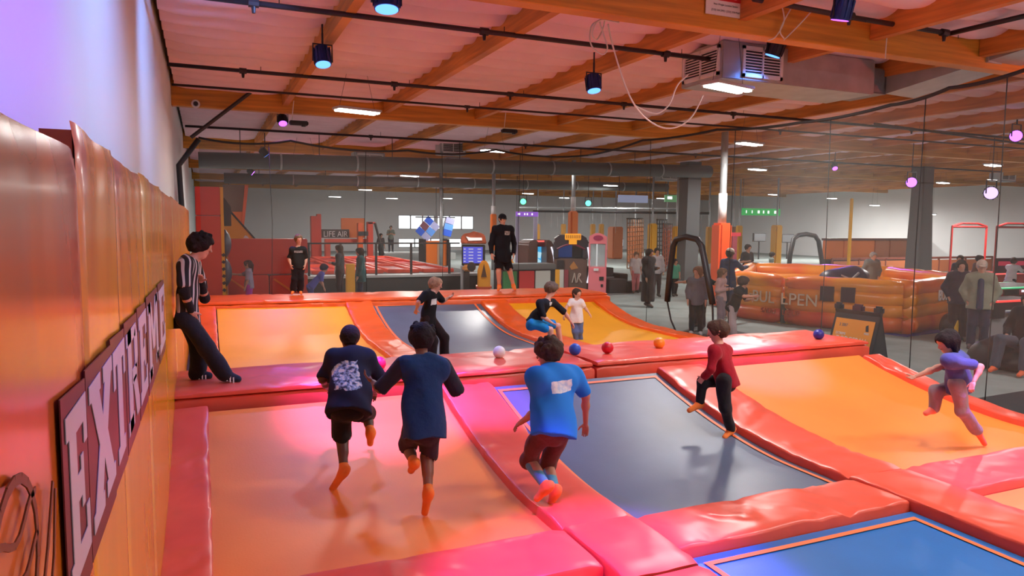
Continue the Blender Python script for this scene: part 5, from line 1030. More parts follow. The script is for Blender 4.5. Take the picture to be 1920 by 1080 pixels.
MB().b2((.05, .02, zg0), (W_-.05, .03, zg1)).obj('glass_window', mat('claw_glass', (.5, .6, .62), .05, alpha=.35), t); MB().b2((.05, .78, zg0), (W_-.05, .8, zg1)).obj('back_panel', mcol('claw_back', (.35, .45, .46)), t); MB().b2((W_*.42, .4, zg0), (W_*.5, .46, zg1)).obj('inner_light', emis('claw_light', (1, 1, 1), 1.4), t)
MB().prism([(W_*.5+.2*math.cos(a*PI/8), zp(446)+.09*math.sin(a*PI/8)) for a in range(16)], (0, .02, 0), (0, -.02, 0), (1, 0, 0), (0, 0, 1)).obj('oval_emblem', mcol('emblem_plum', (.35, .03, .10)), t)
MB().b2((W_*.6, -.02, zp(525)), (W_*.85, 0, zp(518))).obj('coin_plate', M_BLK, t); MB().b2((W_*.7, -.02, zp(537)), (W_*.82, 0, zp(532))).obj('coin_slot', M_BLK, t); MB().b2((W_*.28, -.05, zg0-.13), (W_*.55, 0, zg0-.05)).obj('control_panel', M_WHITE, t)
# black steps and railing
Yq = 21.2; o = Vector((aty(1142, 542, Yq).x, Yq, 0)); t = thing('black_steps', 'black carpeted steps beside the pink claw machine', 'steps', o); xq = lambda p: aty(p, 520, Yq).x-o.x; zq = lambda p: aty(1160, p, Yq).z
MB().b2((0, .9, 0.005), (xq(1176), 2.2, zq(505))).obj('upper_block', M_CHAR, t, bevel=.02); MB().b2((0, 0, 0.005), (xq(1176), .9, zq(524))).obj('lower_block', M_CHAR, t, bevel=.02)
MB().b2((xq(1177), .5, 0.005), (xq(1192), 2.0, zq(516))).obj('upper_step', M_CHAR, t, bevel=.02); MB().b2((xq(1177), 0, 0.005), (xq(1204), .5, zq(529))).obj('lower_step', M_CHAR, t, bevel=.02)
MB().b2((0, .86, zq(524)), (xq(1176), .92, zq(524)+.03)).obj('step_edge', M_GREYM, t)
t = thing('railing', 'dark railing on top of the black steps', 'railing', (o.x, Yq+2.0, zq(505)))
for p in (1145, 1175): MB().tube([(xq(p), 0, 0), (xq(p), 0, zq(458)-zq(505))], .03, 6).obj('post', M_STEEL, t)
MB().tube([(xq(1140), 0, zq(458)-zq(505)), (xq(1176), 0, zq(458)-zq(505))], .03, 6).obj('top_rail', M_STEEL, t)
# --- the inflatable ring
P = [atz(1374, 593, 0), atz(1468, 607, 0), atz(1690, 627, 0), atz(1813, 603, 0)]
P += [P[3]+Vector((1.2, 3.4, 0)), P[0]+Vector((3.4, 3.2, 0))]
P = [Vector((p.x, p.y, 0)) for p in P]; cenr = sum(P, Vector())/6
t = thing('inflatable_ring', 'big orange inflatable ring reading BULLPEN in the hall', 'inflatable', cenr)
def infl_mat(name, c1, c2):
    m = mat(name, c1, .28); N, L = m.node_tree.nodes, m.node_tree.links; tc = N.new('ShaderNodeTexCoord'); n = N.new('ShaderNodeTexVoronoi'); n.inputs['Scale'].default_value = 1.1; L.new(tc.outputs['Object'], n.inputs['Vector'])
    r_ = N.new('ShaderNodeValToRGB'); r_.color_ramp.elements[0].position = .35; r_.color_ramp.elements[1].position = .7; r_.color_ramp.elements[0].color = (*c1, 1); r_.color_ramp.elements[1].color = (*c2, 1); L.new(n.outputs['Distance'], r_.inputs[0]); L.new(r_.outputs[0], N['Principled BSDF'].inputs['Base Color']); return m
IM = [infl_mat('inflatable_low', (.85, .20, .02), (.65, .06, .02)), infl_mat('inflatable_mid', (.85, .30, .02), (.80, .22, .02)), infl_mat('inflatable_mid2', (.88, .32, .015), (.85, .27, .02)), infl_mat('inflatable_top', (.88, .33, .02), (.82, .16, .03))]
HT = 1.19
for i in range(6):
    a, b = P[i]-cenr, P[(i+1) % 6]-cenr; d = (b-a).normalized(); gap = .10 if i in (0, 1) else .0
    e0 = a+d*(gap*.6 if i == 1 else 0); e1 = b-d*(gap*.6 if i == 0 else 0); L_ = (e1-e0).length
    for k, (zc, rr_) in enumerate(((.20, .23), (.50, .21), (.76, .21), (1.0, .20))):
        n_ = max(6, int(L_/.3)); pts = [e0.lerp(e1, j/n_)+Vector((0, 0, zc+.012*math.sin(j*2.3+k))) for j in range(n_+1)]
        rs = [rr_*(1-.35*max(0, 1-min(j, n_-j)/1.5)**2) if i in (0, 1) else rr_ for j in range(n_+1)]
        MB().tube(pts, rs, 14).obj('air_tube', IM[k], t, smooth=True)
    if i not in (0, 1): MB().lathe([(.2, .02), (.24, .25), (.24, .95), (.2, HT)], b if i in (2, 3, 4) else a, 12).obj('corner_post', IM[2], t, smooth=True)
jn = P[1]-cenr; MB().tube([jn+Vector((0, 0, .02)), jn+Vector((0, 0, .62))], .07, 8).obj('join_strap', mcol('strap_grey', (.06, .065, .06)), t); MB().tube([jn+Vector((0, -.1, .62)), jn+Vector((0, -.1, 1.1))], .06, 8).obj('join_cover', IM[2], t)
def onseg(i, u, z, out=.22):
    a, b = P[i]-cenr, P[i+1]-cenr; d = (b-a).normalized(); n = Vector((d.y, -d.x, 0)); return a.lerp(b, u)+n*out+Vector((0, 0, z)), math.atan2(d.y, d.x)
M_CRM = mcol('letter_cream_print', (.72, .55, .40)); M_RST = mcol('letter_rust_print', (.45, .08, .02))
for (i, u, z, s_, tx, m, sx) in ((0, .52, .62, .16, 'THE', M_CRM, .8), (0, .72, .62, .40, 'BUL', M_CRM, .95), (1, .16, .62, .40, 'LPEN', M_CRM, .95), (0, .83, .30, .17, 'SADD', M_RST, 1), (1, .095, .30, .17, 'LE UP', M_RST, 1), (2, .50, .80, .36, 'BULLPEN', M_WHITE, .8)):
    q, ph = onseg(i, u, z, .225); text(tx, s_, t, q, m, (PI/2, 0, ph), sx=sx, ext=.012)
for u in (.40, .575):
    q, ph = onseg(1, u, .82, .2); MB().box(q, (.30, .06, .34), rz=ph).obj('dark_window', mcol('window_plum', (.035, .012, .02)), t)
MB().prism([(p.x-cenr.x, p.y-cenr.y) for p in P], (0, 0, .15), (0, 0, .005), (1, 0, 0), (0, 1, 0)).obj('air_floor', M_AMB, t)
pb = atz(1580, 503, 1.35); t = thing('mechanical_bull', 'dark violet padded bull in the inflatable ring', 'ride', (pb.x, pb.y, 0)); MB().lathe([(.3, .16), (.25, .5), (.15, .8)], n=14).obj('bull_stand', M_BLK, t, smooth=True)
link('bull_body', mesh_np('bull_body', [sdf([cone((-.35, 0, 1.0), (.35, 0, 1.05), .33, .36, sm=.08), cone((.35, 0, 1.1), (.62, -.05, 1.15), .22, .16, sm=.1)], .03)]), mcol('bull_violet', (.012, .010, .05), .4), t)
MB().tube([(-.33, -.25, 1.2), (-.1, -.36, 1.1), (.2, -.3, 1.25)], .03, 6).obj('bull_strap', M_GREYM, t)
tagp(MB().prism([(0, 0), (1.6, .25), (1.5, .9), (-.1, .6)], (0, 0, .015), atz(1700, 632, 0)+Vector((0, 0, .002)), (1, 0, 0), (0, 1, 0)).obj('blue_mat', mcol('mat_blue_violet', (.05, .05, .32), .5)), 'violet blue mat on the floor beside the inflatable ring', 'mat')
p_ = atz(1808, 640, 0); t = thing('air_blower', 'yellow round air blower beside the dark-clothed man', 'blower', (p_.x, p_.y+.25, 0)); MB().lathe([(.26, -.14), (.28, 0), (.26, .14)], (0, 0, .29), 18, 'Y').obj('blower_housing', M_BLK, t, smooth=True); MB().lathe([(.2, -.15), (.17, -.17)], (0, 0, .29), 16, 'Y').obj('blower_cover', mcol('blower_yellow', (.8, .45, .03)), t); MB().b2((-.2, -.14, 0.005), (.2, .14, .06)).obj('blower_foot', M_BLK, t)
# --- A-frame sign
wv = Vector((-.09, .996, 0)); nv = Vector((-.996, -.09, 0)); Rr = Vector((9.90, 7.82, 0)); hA = aty(1652, 574, 7.8).z; wA = .80
t = thing('floor_sign', 'black A-frame floor sign with orange DODGEBALL board', 'sign', Rr); sp = .30
def panel(s_, name):
    mb = MB(); a = nv*sp*s_; th = nv*.035*s_
    mb.add([a, a+wv*wA, wv*wA+Vector((0, 0, hA-.12)), Vector((0, 0, hA-.12)), a-th, a+wv*wA-th, wv*wA-th+Vector((0, 0, hA-.12)), -th+Vector((0, 0, hA-.12))], [(0, 1, 2, 3), (7, 6, 5, 4), (0, 4, 5, 1), (1, 5, 6, 2), (2, 6, 7, 3), (3, 7, 4, 0)]); return mb.obj(name, M_BLK, t)
panel(1, 'front_panel'); panel(-1, 'back_panel')
MB().add([nv*sp, -nv*sp, Vector((0, 0, hA-.12)), nv*sp+wv*.02, -nv*sp+wv*.02, Vector((0, 0, hA-.12))+wv*.02], [(0, 1, 2), (5, 4, 3), (0, 3, 4, 1), (1, 4, 5, 2), (2, 5, 3, 0)]).obj('end_sheet', M_BLK, t)  # black sheet filling the end between the two panels
for u in (.06, .5, .94):
    q = wv*wA*u; MB().box(q+Vector((0, 0, hA-.08)), (.16 if u != .5 else .2, .09, .13), rz=math.atan2(wv.y, wv.x)).obj('handle_lug', M_BLK if u != .5 else mcol('lug_maroon', (.06, .01, .03)), t, bevel=.03)
upv = (Vector((0, 0, hA-.12))-nv*sp).normalized(); L_ = (Vector((0, 0, hA-.12))-nv*sp).length; fn = wv.cross(upv).normalized()
if fn.dot(nv) < 0: fn = -fn
ob = nv*sp+fn*.008
MB().prism([(.06, .10), (wA-.05, .10), (wA-.05, L_*.86), (.06, L_*.86)], fn*.006, ob, wv, upv).obj('orange_board', mcol('board_orange', (.80, .30, .02), .4), t)
rotm = Matrix((-wv, upv, fn)).transposed().to_euler()
for (u, v, s_, tx, m, al) in ((.5, .54, .135, 'DODGEBALL', M_WHITE, 'CENTER'), (.76, .625, .06, 'EXTREME', M_WHITE, 'CENTER'), (.74, .76, .075, '2 2067', MATS['print_grey'], 'CENTER'), (.2, .665, .05, 'PARK', M_WHITE, 'CENTER')):
    text(tx, s_, t, ob+fn*.008+wv*wA*u+upv*L_*v, m, rotm, align=al, sx=.72)
MB().prism([(wA*.17, L_*.70), (wA*.23, L_*.70), (wA*.25, L_*.78), (wA*.2, L_*.80)], fn*.004, ob+fn*.006, wv, upv).obj('board_logo', M_BLK, t)
# --- right edge: beanbag, air hockey, cage, orange wall
t = thing('bean_bag', 'black bean bag seat under the seated person', 'seat', (12.75, 7.35, 0)); link('bag', mesh_np('bag', [sdf([cone((0, 0, .16), (.1, 0, .2), .45, .42, (0, 0, 1), .42, .05), cone((.35, .05, .3), (.42, .1, .6), .26, .2, sm=.12), cone((-.25, .5, .18), (-.05, .45, .3), .28, .24, sm=.08)], .03, wrinkle(.01, 2, 14))]), M_BLK, t); MB().tube([(-.2, .3, .42), (.0, .34, .46)], .01, 5).obj('zip', M_GREYM, t)
q = aty(1877, 540, 12.2); t = thing('air_hockey_table', 'air hockey table with green lit rim and red sides', 'game table', (q.x, 12.2, 0)); zq_ = q.z
MB().b2((0, 0, zq_-.22), (2.4, 1.3, zq_-.03)).obj('table_body', mcol('hockey_red', (.35, .02, .03)), t, bevel=.03); MB().b2((-.03, -.03, zq_-.03), (2.43, 1.33, zq_)).obj('lit_rim', mat('rim_green', (.02, .3, .12), .4, emit=(.05, .7, .3), es=1), t); MB().b2((.12, .12, zq_), (2.28, 1.18, zq_+.01)).obj('play_field', mcol('field_grey', (.3, .35, .33), .2), t)
MB().b2((.1, -.04, zq_-.2), (.7, 0, zq_-.05)).obj('black_panel', M_BLK, t); MB().box((.85, -.04, zq_-.1), (.08, .02, .06)).obj('white_light', emis('edge_white', (1, 1, 1), 1.6), t)
for x in (.25, 2.1): MB().b2((x, .3, 0.005), (x+.25, 1.0, zq_-.22)).obj('leg', M_BLK, t, bevel=.02)
q = aty(1865, 566, 9.6); t = thing('game_table', 'black game table with red light strip at the right edge', 'game table', (q.x, 9.6, 0)); zq_ = q.z
MB().b2((0, 0, zq_-.36), (.36, .5, zq_-.02)).obj('black_screen', M_BLK, t); MB().b2((.3, .05, zq_-.2), (2.0, .9, zq_-.02)).obj('table_body', M_BLK, t, bevel=.02); MB().b2((0.05, -.03, zq_-.02), (2.0, .03, zq_+.02)).obj('red_strip', mat('strip_red', (.4, .02, .02), .4, emit=(1, .05, .04), es=1.5), t); MB().b2((.1, .1, 0.005), (1.8, .6, zq_-.36)).obj('table_foot', mcol('foot_grey', (.32, .33, .34)), t)
Yw = 34.0; o = Vector((aty(1548, 485, Yw).x, Yw, 0)); t = thing('orange_wall', 'distant long orange padded wall with dark top border', 'mat wall', o); xw = lambda p: aty(p, 470, Yw).x-o.x; zw = lambda p: aty(1700, p, Yw).z
edges = [1548, 1582, 1640, 1668, 1720, 1780, 1870]
for k in range(6): MB().b2((xw(edges[k])+.02, 0, .3), (xw(edges[k+1])-.02, .3, zw(451))).obj('wall_panel', (M_ORC, M_ORC, MATS['pad_rust'], MATS['pad_rust'], MATS['pad_rust'], M_ORC)[k], t, bevel=.03)
MB().b2((0, -.05, zw(451)), (xw(1872), .4, zw(447))).obj('top_border', mcol('border_darkred', (.12, .03, .02)), t); MB().b2((0, -.4, 0.005), (xw(1872), .3, .3)).obj('wall_plinth', M_CHAR, t)
Yr = 26.0; t = thing('railing', 'dark red railing before the distant orange wall', 'railing', (aty(1560, 490, Yr).x, Yr, 0)); x0_ = aty(1560, 490, Yr).x
for p in range(1560, 1861, 50): x = aty(p, 490, Yr).x-x0_; MB().b2((x-.04, -.04, 0.005), (x+.04, .04, aty(1700, 483, Yr).z)).obj('post', mcol('rail_rust', (.22, .06, .04)), t)
MB().b2((0, -.04, aty(1700, 486, Yr).z), (aty(1860, 490, Yr).x-x0_, .04, aty(1700, 482, Yr).z)).obj('top_rail', MATS['rail_rust'], t)
MB().b2((.1, -.02, .05), (aty(1860, 490, Yr).x-x0_-.1, .02, aty(1700, 488, Yr).z)).obj('rail_panel', MATS['pad_rust'], t)
Yk = 16.0; q = aty(1863, 520, Yk); t = thing('red_cage', 'red framed game cage at the right edge', 'cage', (q.x, Yk, 0)); zk = lambda p: aty(1880, p, Yk).z; M_CAGE = mcol('cage_red', (.38, .02, .02))
for x in (0, 1.9):
    for y_ in (0, 1.6): MB().tube([(x, y_, 0.005), (x, y_, zk(425))], .04, 6).obj('post', M_CAGE, t)
for y_ in (0, 1.6): MB().tube([(0, y_, zk(425)), (.5, y_, zk(419)), (1.4, y_, zk(419)), (1.9, y_, zk(425))], .04, 6).obj('arch_bar', M_CAGE, t); MB().tube([(0, y_, zk(426)), (1.9, y_, zk(426))], .04, 6).obj('top_bar', M_CAGE, t)
MB().b2((0, -.03, zk(512)), (1.9, .03, zk(484))).obj('score_board', mcol('board_plum', (.04, .01, .03)), t); MB().b2((.15, -.05, zk(498)), (1.7, -.03, zk(490))).obj('score_light', mat('score_red', (.3, .01, .03), .4, emit=(.6, .02, .08), es=.5), t); MB().b2((0, .0, 0.005), (1.9, 1.6, zk(515))).obj('cage_base', M_CAGE, t, bevel=.02)
#--- near court
J = px(5.9, head=(655, 636, .42), neck=(654, 659, .33), sl=(625, 671, .26), sr=(690, 672, .26), el=(605, 712, .24), wl=(622, 735, .42), er=(712, 709, .24), wr=(703, 735, .42), hl=(641, 757, .0), hr=(667, 757, .0), kl=(641, 822, .07), al=(645, 884, -.10), tl=(621, 920, -.05), kr=(688, 778, .33), ar=(695, 812, .14), tr=(694, 834, .22))
gr = printed((.012, .014, .035), (.03, -.2, 0), (.11, .10), ((.05, .06, .09), (.75, .72, .66), (.3, .42, .6)), (0, -1), 'print_back_graphic')
T = person('boy in black T-shirt with white back print, running up the orange trampoline', (J['tl'].x, J['tl'].y, .13), J, .80, dict(skin='dark', top=(.012, .014, .03), tmat=gr, sleeve=.85, hem=.12, pants=(.01, .01, .012), leg=.9, hair=('buzz', (.015, .012, .012)), tl=.022, sl=.03, loose=.03, fat=1.1, foot=('sock', OR)), h=.0095)
cen = aty(649, 702, 5.95)-Vector(T.location); [n for n in gr.node_tree.nodes if n.type == 'VECT_MATH' and n.operation == 'SUBTRACT'][0].inputs[1].default_value = cen
J = px(5.15, head=(789, 637, .25), neck=(793, 668, .2), sl=(756, 684, .18), sr=(831, 686, .18), el=(713, 729, .22), wl=(699, 716, .42), er=(857, 734, .18), wr=(850, 712, .38), hl=(777, 795, .05), hr=(812, 795, .05), kl=(764, 838, .27), al=(777, 869, .05), tl=(770, 884, .17), kr=(801, 856, .12), ar=(803, 926, -.08), tr=(796, 964, .03))
person('boy in long navy blue shirt with charcoal sleeves, running behind the dark-shirted boy', (J['tr'].x, J['tr'].y, .12), J, .80, dict(skin='brown', top=(.008, .04, .13), slcol=(.02, .022, .035), sleeve=.95, hem=.14, pants=(.035, .02, .035), leg=.92, hair=('mop', (.012, .010, .012)), tl=.02, sl=.022, loose=.025, foot=('sock', OR), hand_l=(-.12, .1, .1)), h=.0095)
J = px(4.82, head=(1027, 662, .3), neck=(1032, 690, .25), sl=(1005, 709, .16), sr=(1076, 706, .28), el=(1008, 770, .14), wl=(975, 793, .34), er=(1098, 742, .28), wr=(1098, 795, .40), hl=(1022, 800, .05), hr=(1054, 802, .09), kl=(990, 862, .26), al=(1026, 914, -.04), tl=(1004, 938, .02), kr=(1026, 872, .32), ar=(1042, 922, .02), tr=(1030, 950, .05))
sh3 = printed((.02, .22, .75), aty(1048, 722, 4.95)-Vector((J['al'].x, J['al'].y, .2)), (.10, .045), ((.45, .62, .85), (.75, .82, .9)), (0, -1), 'print_shoulder_logo')
person('boy in bright blue T-shirt and brown shorts leaping over the red ramp pad', (J['al'].x, J['al'].y, .2), J, .79, dict(skin='tan', top=(.02, .22, .75), tmat=sh3, sleeve=.8, hem=.10, pants=(.10, .035, .025), leg=1.05, shin=(.12, .36, .50), hair=('curly', (.045, .03, .02)), tl=.042, sl=.025, loose=.02, foot=('sock', OR)), h=.0095, face=(-.5, .85, -.2))
J = px(5.78, head=(1345, 621, .1), neck=(1350, 642, .1), sl=(1338, 658, -.06), sr=(1362, 657, .20), el=(1334, 692, -.08), wl=(1319, 708, .02), er=(1358, 694, .22), wr=(1336, 708, .22), hl=(1357, 712, -.05), hr=(1368, 712, .10), kl=(1359, 766, -.05), al=(1371, 806, .03), tl=(1357, 822, .0), kr=(1317, 716, .14), ar=(1312, 758, .16), tr=(1290, 771, .16))
person('boy in dark red long-sleeved top and black trousers stepping across the blue trampoline', (J['al'].x, J['al'].y, .12), J, .74, dict(skin='fair', top=(.30, .008, .02), sleeve=1.85, hem=.10, pants=(.016, .016, .02), leg=1.95, hair=('short', (.07, .045, .03)), tl=.006, sl=.012, loose=.008, foot=('sock', OR)), h=.0105, face=(-.85, .5, -.1))
J = px(4.75, head=(1776, 641, .0), neck=(1786, 661, .0), sl=(1778, 675, -.14), sr=(1806, 672, .10), el=(1838, 688, -.22), wl=(1826, 716, -.24), er=(1757, 690, .18), wr=(1716, 706, .22), hl=(1794, 722, -.08), hr=(1802, 722, .07), kl=(1804, 770, -.10), al=(1832, 808, -.06), tl=(1847, 834, -.04), kr=(1757, 733, .12), ar=(1750, 768, .14), tr=(1734, 776, .12))
person('child in lavender blue T-shirt with dark bobbed hair running left at the right', (J['al'].x, J['al'].y, .12), J, .73, dict(skin='fair', top=(.07, .09, .27), sleeve=.75, hem=.07, pants=(.26, .21, .24), leg=1.92, hair=('bob', (.02, .015, .018)), tl=.016, sl=.018, loose=.02, foot=('sock', (.9, .2, .14))), h=.0105, face=(-.95, .25, -.1))
#--- referee leaning on the wall
J = px(7.85, head=(366, 462, .0), neck=(353, 482, .0), sr=(337, 494, -.17), sl=(352, 494, .17), er=(335, 548, -.22), wr=(349, 585, -.14), el=(374, 560, .20), wl=(367, 528, .04), hr=(338, 598, -.09), hl=(343, 596, .09), kr=(378, 654, -.10), ar=(412, 703, -.10), tr=(440, 713, -.12), kl=(364, 655, .14), al=(360, 701, .20), tl=(386, 706, .16))
J = {k: v+Vector((.05, 0, 0)) for k, v in J.items()}
ms = bpy.data.materials.new('cloth_referee_stripes'); ms.use_nodes = True; nt = ms.node_tree; b_ = nt.nodes['Principled BSDF']; b_.inputs['Roughness'].default_value = .8
tc = nt.nodes.new('ShaderNodeTexCoord'); vd = nt.nodes.new('ShaderNodeVectorMath'); vd.operation = 'DOT_PRODUCT'; vd.inputs[1].default_value = (.80, .55, -.10); nt.links.new(tc.outputs['Object'], vd.inputs[0])
mm = nt.nodes.new('ShaderNodeMath'); mm.operation = 'MULTIPLY'; mm.inputs[1].default_value = 115; nt.links.new(vd.outputs['Value'], mm.inputs[0]); sn_ = nt.nodes.new('ShaderNodeMath'); sn_.operation = 'SINE'; nt.links.new(mm.outputs[0], sn_.inputs[0])
rr = nt.nodes.new('ShaderNodeValToRGB'); rr.color_ramp.elements[0].position = .45; rr.color_ramp.elements[1].position = .55; rr.color_ramp.elements[0].color = (.012, .012, .016, 1); rr.color_ramp.elements[1].color = (.62, .60, .62, 1)
nt.links.new(sn_.outputs[0], rr.inputs[0]); nt.links.new(rr.outputs[0], b_.inputs['Base Color'])
person('referee with curly black hair in striped shirt leaning against the printed wall', (J['ar'].x, J['ar'].y, .71), J, .95, dict(skin='fair', top=(.5, .5, .5), tmat=ms, sleeve=.72, hem=.10, under=(.012, .012, .015), pants=(.014, .016, .024), leg=1.97, loose=.04, hair=('curly', (.012, .009, .009)), tl=.0, sl=.02, fat=.85, foot=('stripe', (.02, .022, .035)), hs=1.0), h=.0095, face=(.9, -.1, -.30))
#--- far court
J = px(11.4, head=(817, 534, .0), neck=(812, 546, .0), sr=(798, 552, -.12), sl=(818, 552, .10), er=(785, 566, -.18), wr=(781, 580, -.10), el=(829, 565, .16), wl=(841, 558, .14), hr=(797, 600, -.06), hl=(808, 598, .08), kr=(812, 640, -.05), ar=(809, 682, -.02), tr=(824, 691, -.05), kl=(833, 633, .1), al=(833, 678, .12), tl=(850, 687, .1))
tm_ = printed((.010, .010, .013), aty(816, 566, 11.3)-Vector((J['ar'].x, J['ar'].y, .1)), (.08, .05), ((.6, .6, .62), (.8, .8, .8)), (.5, -.85), 'print_chest_white')
person('blond boy in black T-shirt with white chest print and wide black trousers', (J['ar'].x, J['ar'].y, .1), J, .84, dict(skin='fair', top=(.01, .01, .013), tmat=tm_, sleeve=.85, hem=.08, pants=(.018, .010, .012), leg=1.98, loose=.045, hair=('short', (.38, .27, .18)), sl=.022, foot=('shoe', (.5, .5, .5))), h=.0125, face=(.85, -.5, -.05))
J = px(11.3, head=(1034, 543, .0), neck=(1028, 558, .0), sr=(1012, 568, -.13), sl=(1037, 567, .13), er=(1018, 594, -.18), wr=(1036, 606, -.12), el=(1059, 586, .16), wl=(1071, 604, .14), hr=(997, 606, -.07), hl=(1002, 604, .07), kr=(1032, 618, -.12), ar=(1036, 654, -.10), tr=(1052, 662, -.12), kl=(1046, 611, .10), al=(1053, 652, .12), tl=(1070, 659, .1))
tm_ = printed((.010, .010, .013), aty(1036, 570, 11.2)-Vector((J['ar'].x, J['ar'].y, .1)), (.04, .03), ((.6, .6, .55), (.4, .45, .4)), (.6, -.8), 'print_chest_small')
person('crouching boy in black T-shirt and cyan blue shorts', (J['ar'].x, J['ar'].y, .1), J, .84, dict(skin='fair', top=(.01, .01, .013), tmat=tm_, sleeve=.9, hem=.04, pants=(.01, .20, .50), leg=.75, loose=.03, hair=('mop', (.13, .085, .05)), sl=.022, foot=('sock', (.85, .3, .15))), h=.0125, face=(.9, -.35, -.2))
J = px(12.3, head=(1082, 551, .0), neck=(1082, 561, .0), sr=(1071, 566, .03), sl=(1090, 567, -.03), er=(1062, 576, .0), wr=(1058, 592, -.1), el=(1097, 577, -.05), wl=(1105, 588, -.15), hr=(1076, 601, .03), hl=(1087, 601, -.02), kr=(1078, 622, -.02), ar=(1080, 644, .03), tr=(1078, 650, -.1), kl=(1088, 621, -.02), al=(1089, 641, .05), tl=(1094, 647, -.08))
person('small girl in white T-shirt and blue jeans beside the crouching boy', (J['ar'].x, J['ar'].y, .1), J, .66, dict(skin='fair', top=(.72, .70, .74), sleeve=.75, hem=.05, pants=(.10, .15, .36), leg=1.95, loose=.014, hair=('pony', (.06, .04, .03)), sl=.016, foot=('sock', (.6, .6, .7))), h=.0135, face=(.15, -.95, -.1))
J = px(16.3, head=(942.5, 412, .0), neck=(942, 422, .04), sr=(928, 430, .0), sl=(957, 430, .0), er=(921, 456, .06), wr=(922, 476, -.06), el=(964, 456, .06), wl=(963, 478, -.06), hr=(936, 484, .02), hl=(949, 484, .02), kr=(935, 510, -.02), ar=(936, 538, .03), tr=(934, 544, -.16), kl=(956, 509, -.02), al=(963, 537, .03), tl=(966, 543, -.16))
tm_ = printed((.010, .010, .015), aty(951, 437, 16.2)-Vector((J['ar'].x, J['ar'].y, .71)), (.07, .05), ((.5, .5, .5), (.2, .2, .2)), (-.2, -1), 'print_badge')
person('staff member in black hoodie, shorts and black cap standing on the far barrier', (J['ar'].x, J['ar'].y, .71), J, 1.03, dict(skin='fair', top=(.01, .01, .015), tmat=tm_, tname='hoodie', hood=1, sleeve=1.9, hem=.10, pants=(.01, .01, .013), leg=.85, loose=.04, hair=('cap', (.05, .035, .03)), cap=(.01, .01, .014), tl=.03, sl=.025, foot=('sock', OR)), h=.0135, face=(.02, -1, -.05))
J = px(16.7, head=(560, 449, .0), neck=(560, 459, .02), sr=(548, 468, .0), sl=(570, 468, .0), er=(542, 485, .04), wr=(545, 497, -.06), el=(574, 485, .04), wl=(572, 498, -.06), hr=(554, 500, .0), hl=(564, 500, .0), kr=(552, 523, -.03), ar=(550, 545, .02), tr=(547, 551, -.13), kl=(564, 523, -.03), al=(563, 546, .02), tl=(565, 551, -.13))
tm_ = printed((.018, .02, .02), aty(560, 472, 16.6)-Vector((J['ar'].x, J['ar'].y, .72)), (.09, .025), ((.35, .38, .38), (.15, .15, .15)), (0, -1), 'print_chest_grey')
person('boy in black T-shirt and baggy black trousers standing on the far barrier', (J['ar'].x, J['ar'].y, .72), J, .77, dict(skin='fair', top=(.018, .02, .02), tmat=tm_, sleeve=.85, hem=.06, pants=(.012, .011, .014), leg=1.9, loose=.035, hair=('short', (.20, .14, .08)), sl=.02, foot=('sock', OR)), h=.0135, face=(.15, -1, -.15))
#--- people outside the courts
def bg(label, p, hgt, hd_, c, arms=('down', 'down'), stride=0., lean=0., h=.018, z=0, face=None):
    J = stand(p[0], p[1], z, hgt, hd_, arms, stride, lean); c.setdefault('foot', ('shoe', (.05, .05, .05))); c.setdefault('leg', 1.95); c.setdefault('hem', .08); c.setdefault('sl', .018)
    return person(label, (p[0], p[1], z), J, hgt/1.75, c, h=h, face=face)
bg('man in white cap, grey hoodie and blue vest standing beside the inflatable ring', (12.3, 14.2), 1.78, 75, dict(skin='brown', top=(.03, .055, .14), sleeve=1.9, pants=(.05, .07, .13), hair=('cap', (.02, .02, .02)), cap=(.7, .66, .58), hood=1, foot=('shoe', (.4, .4, .36))), ('down', 'fwd'), h=.015)
bg('girl with light brown hair in grey top and ripped black jeans', (9.98, 12.45), 1.46, 215, dict(skin='fair', top=(.13, .13, .17), sleeve=1.8, hem=.14, pants=(.014, .014, .018), hair=('bob', (.22, .13, .08)), foot=('sock', (.6, .55, .55))), ('down', 'down'), h=.014, face=(-.9, -.3, 0))
bg('child in black T-shirt behind the grey-topped girl, one arm out to the hoop', (10.75, 13.3), 1.40, 240, dict(skin='fair', top=(.012, .012, .015), sleeve=.9, pants=(.02, .02, .03), hair=('short', (.12, .08, .05))), ('side', 'side'), h=.015)
bg('girl in pale pink top waiting behind the hoop doorway', (11.0, 12.9), 1.38, 150, dict(skin='fair', top=(.62, .42, .42), sleeve=1.85, pants=(.3, .25, .3), hair=('long', (.20, .13, .08))), ('bent', 'bent'), h=.015)
bg('boy in black T-shirt and pale grey trousers leaning forward at the hoop doorway', (10.0, 11.35), 1.34, 165, dict(skin='fair', top=(.012, .011, .016), sleeve=.85, hem=.05, pants=(.42, .36, .38), hair=('short', (.06, .04, .035)), loose=.03), ('bent', 'fwd'), .2, .18, h=.0135, face=(.8, -.5, 0))
bg('older man in cream cap and pale green jacket by the seated person', (14.12, 9.1), 1.72, 235, dict(skin='fair', top=(.26, .28, .21), inner=(.03, .05, .10), tname='jacket', sleeve=1.9, hem=.12, tl=.03, sl=.03, pants=(.025, .035, .065), loose=.03, fat=1.08, hair=('cap', (.4, .4, .4)), cap=(.6, .52, .45), foot=('shoe', (.06, .06, .07))), ('pocket', 'pocket'), h=.0145, face=(-.7, -.6, -.1))
bg('man in dark clothes half hidden behind the older man in cream cap', (14.75, 9.95), 1.68, 225, dict(skin='fair', top=(.02, .025, .045), tname='jacket', sleeve=1.9, hem=.12, tl=.02, pants=(.015, .016, .022), loose=.03, hair=('short', (.03, .03, .03)), fat=1.1), ('down', 'pocket'))
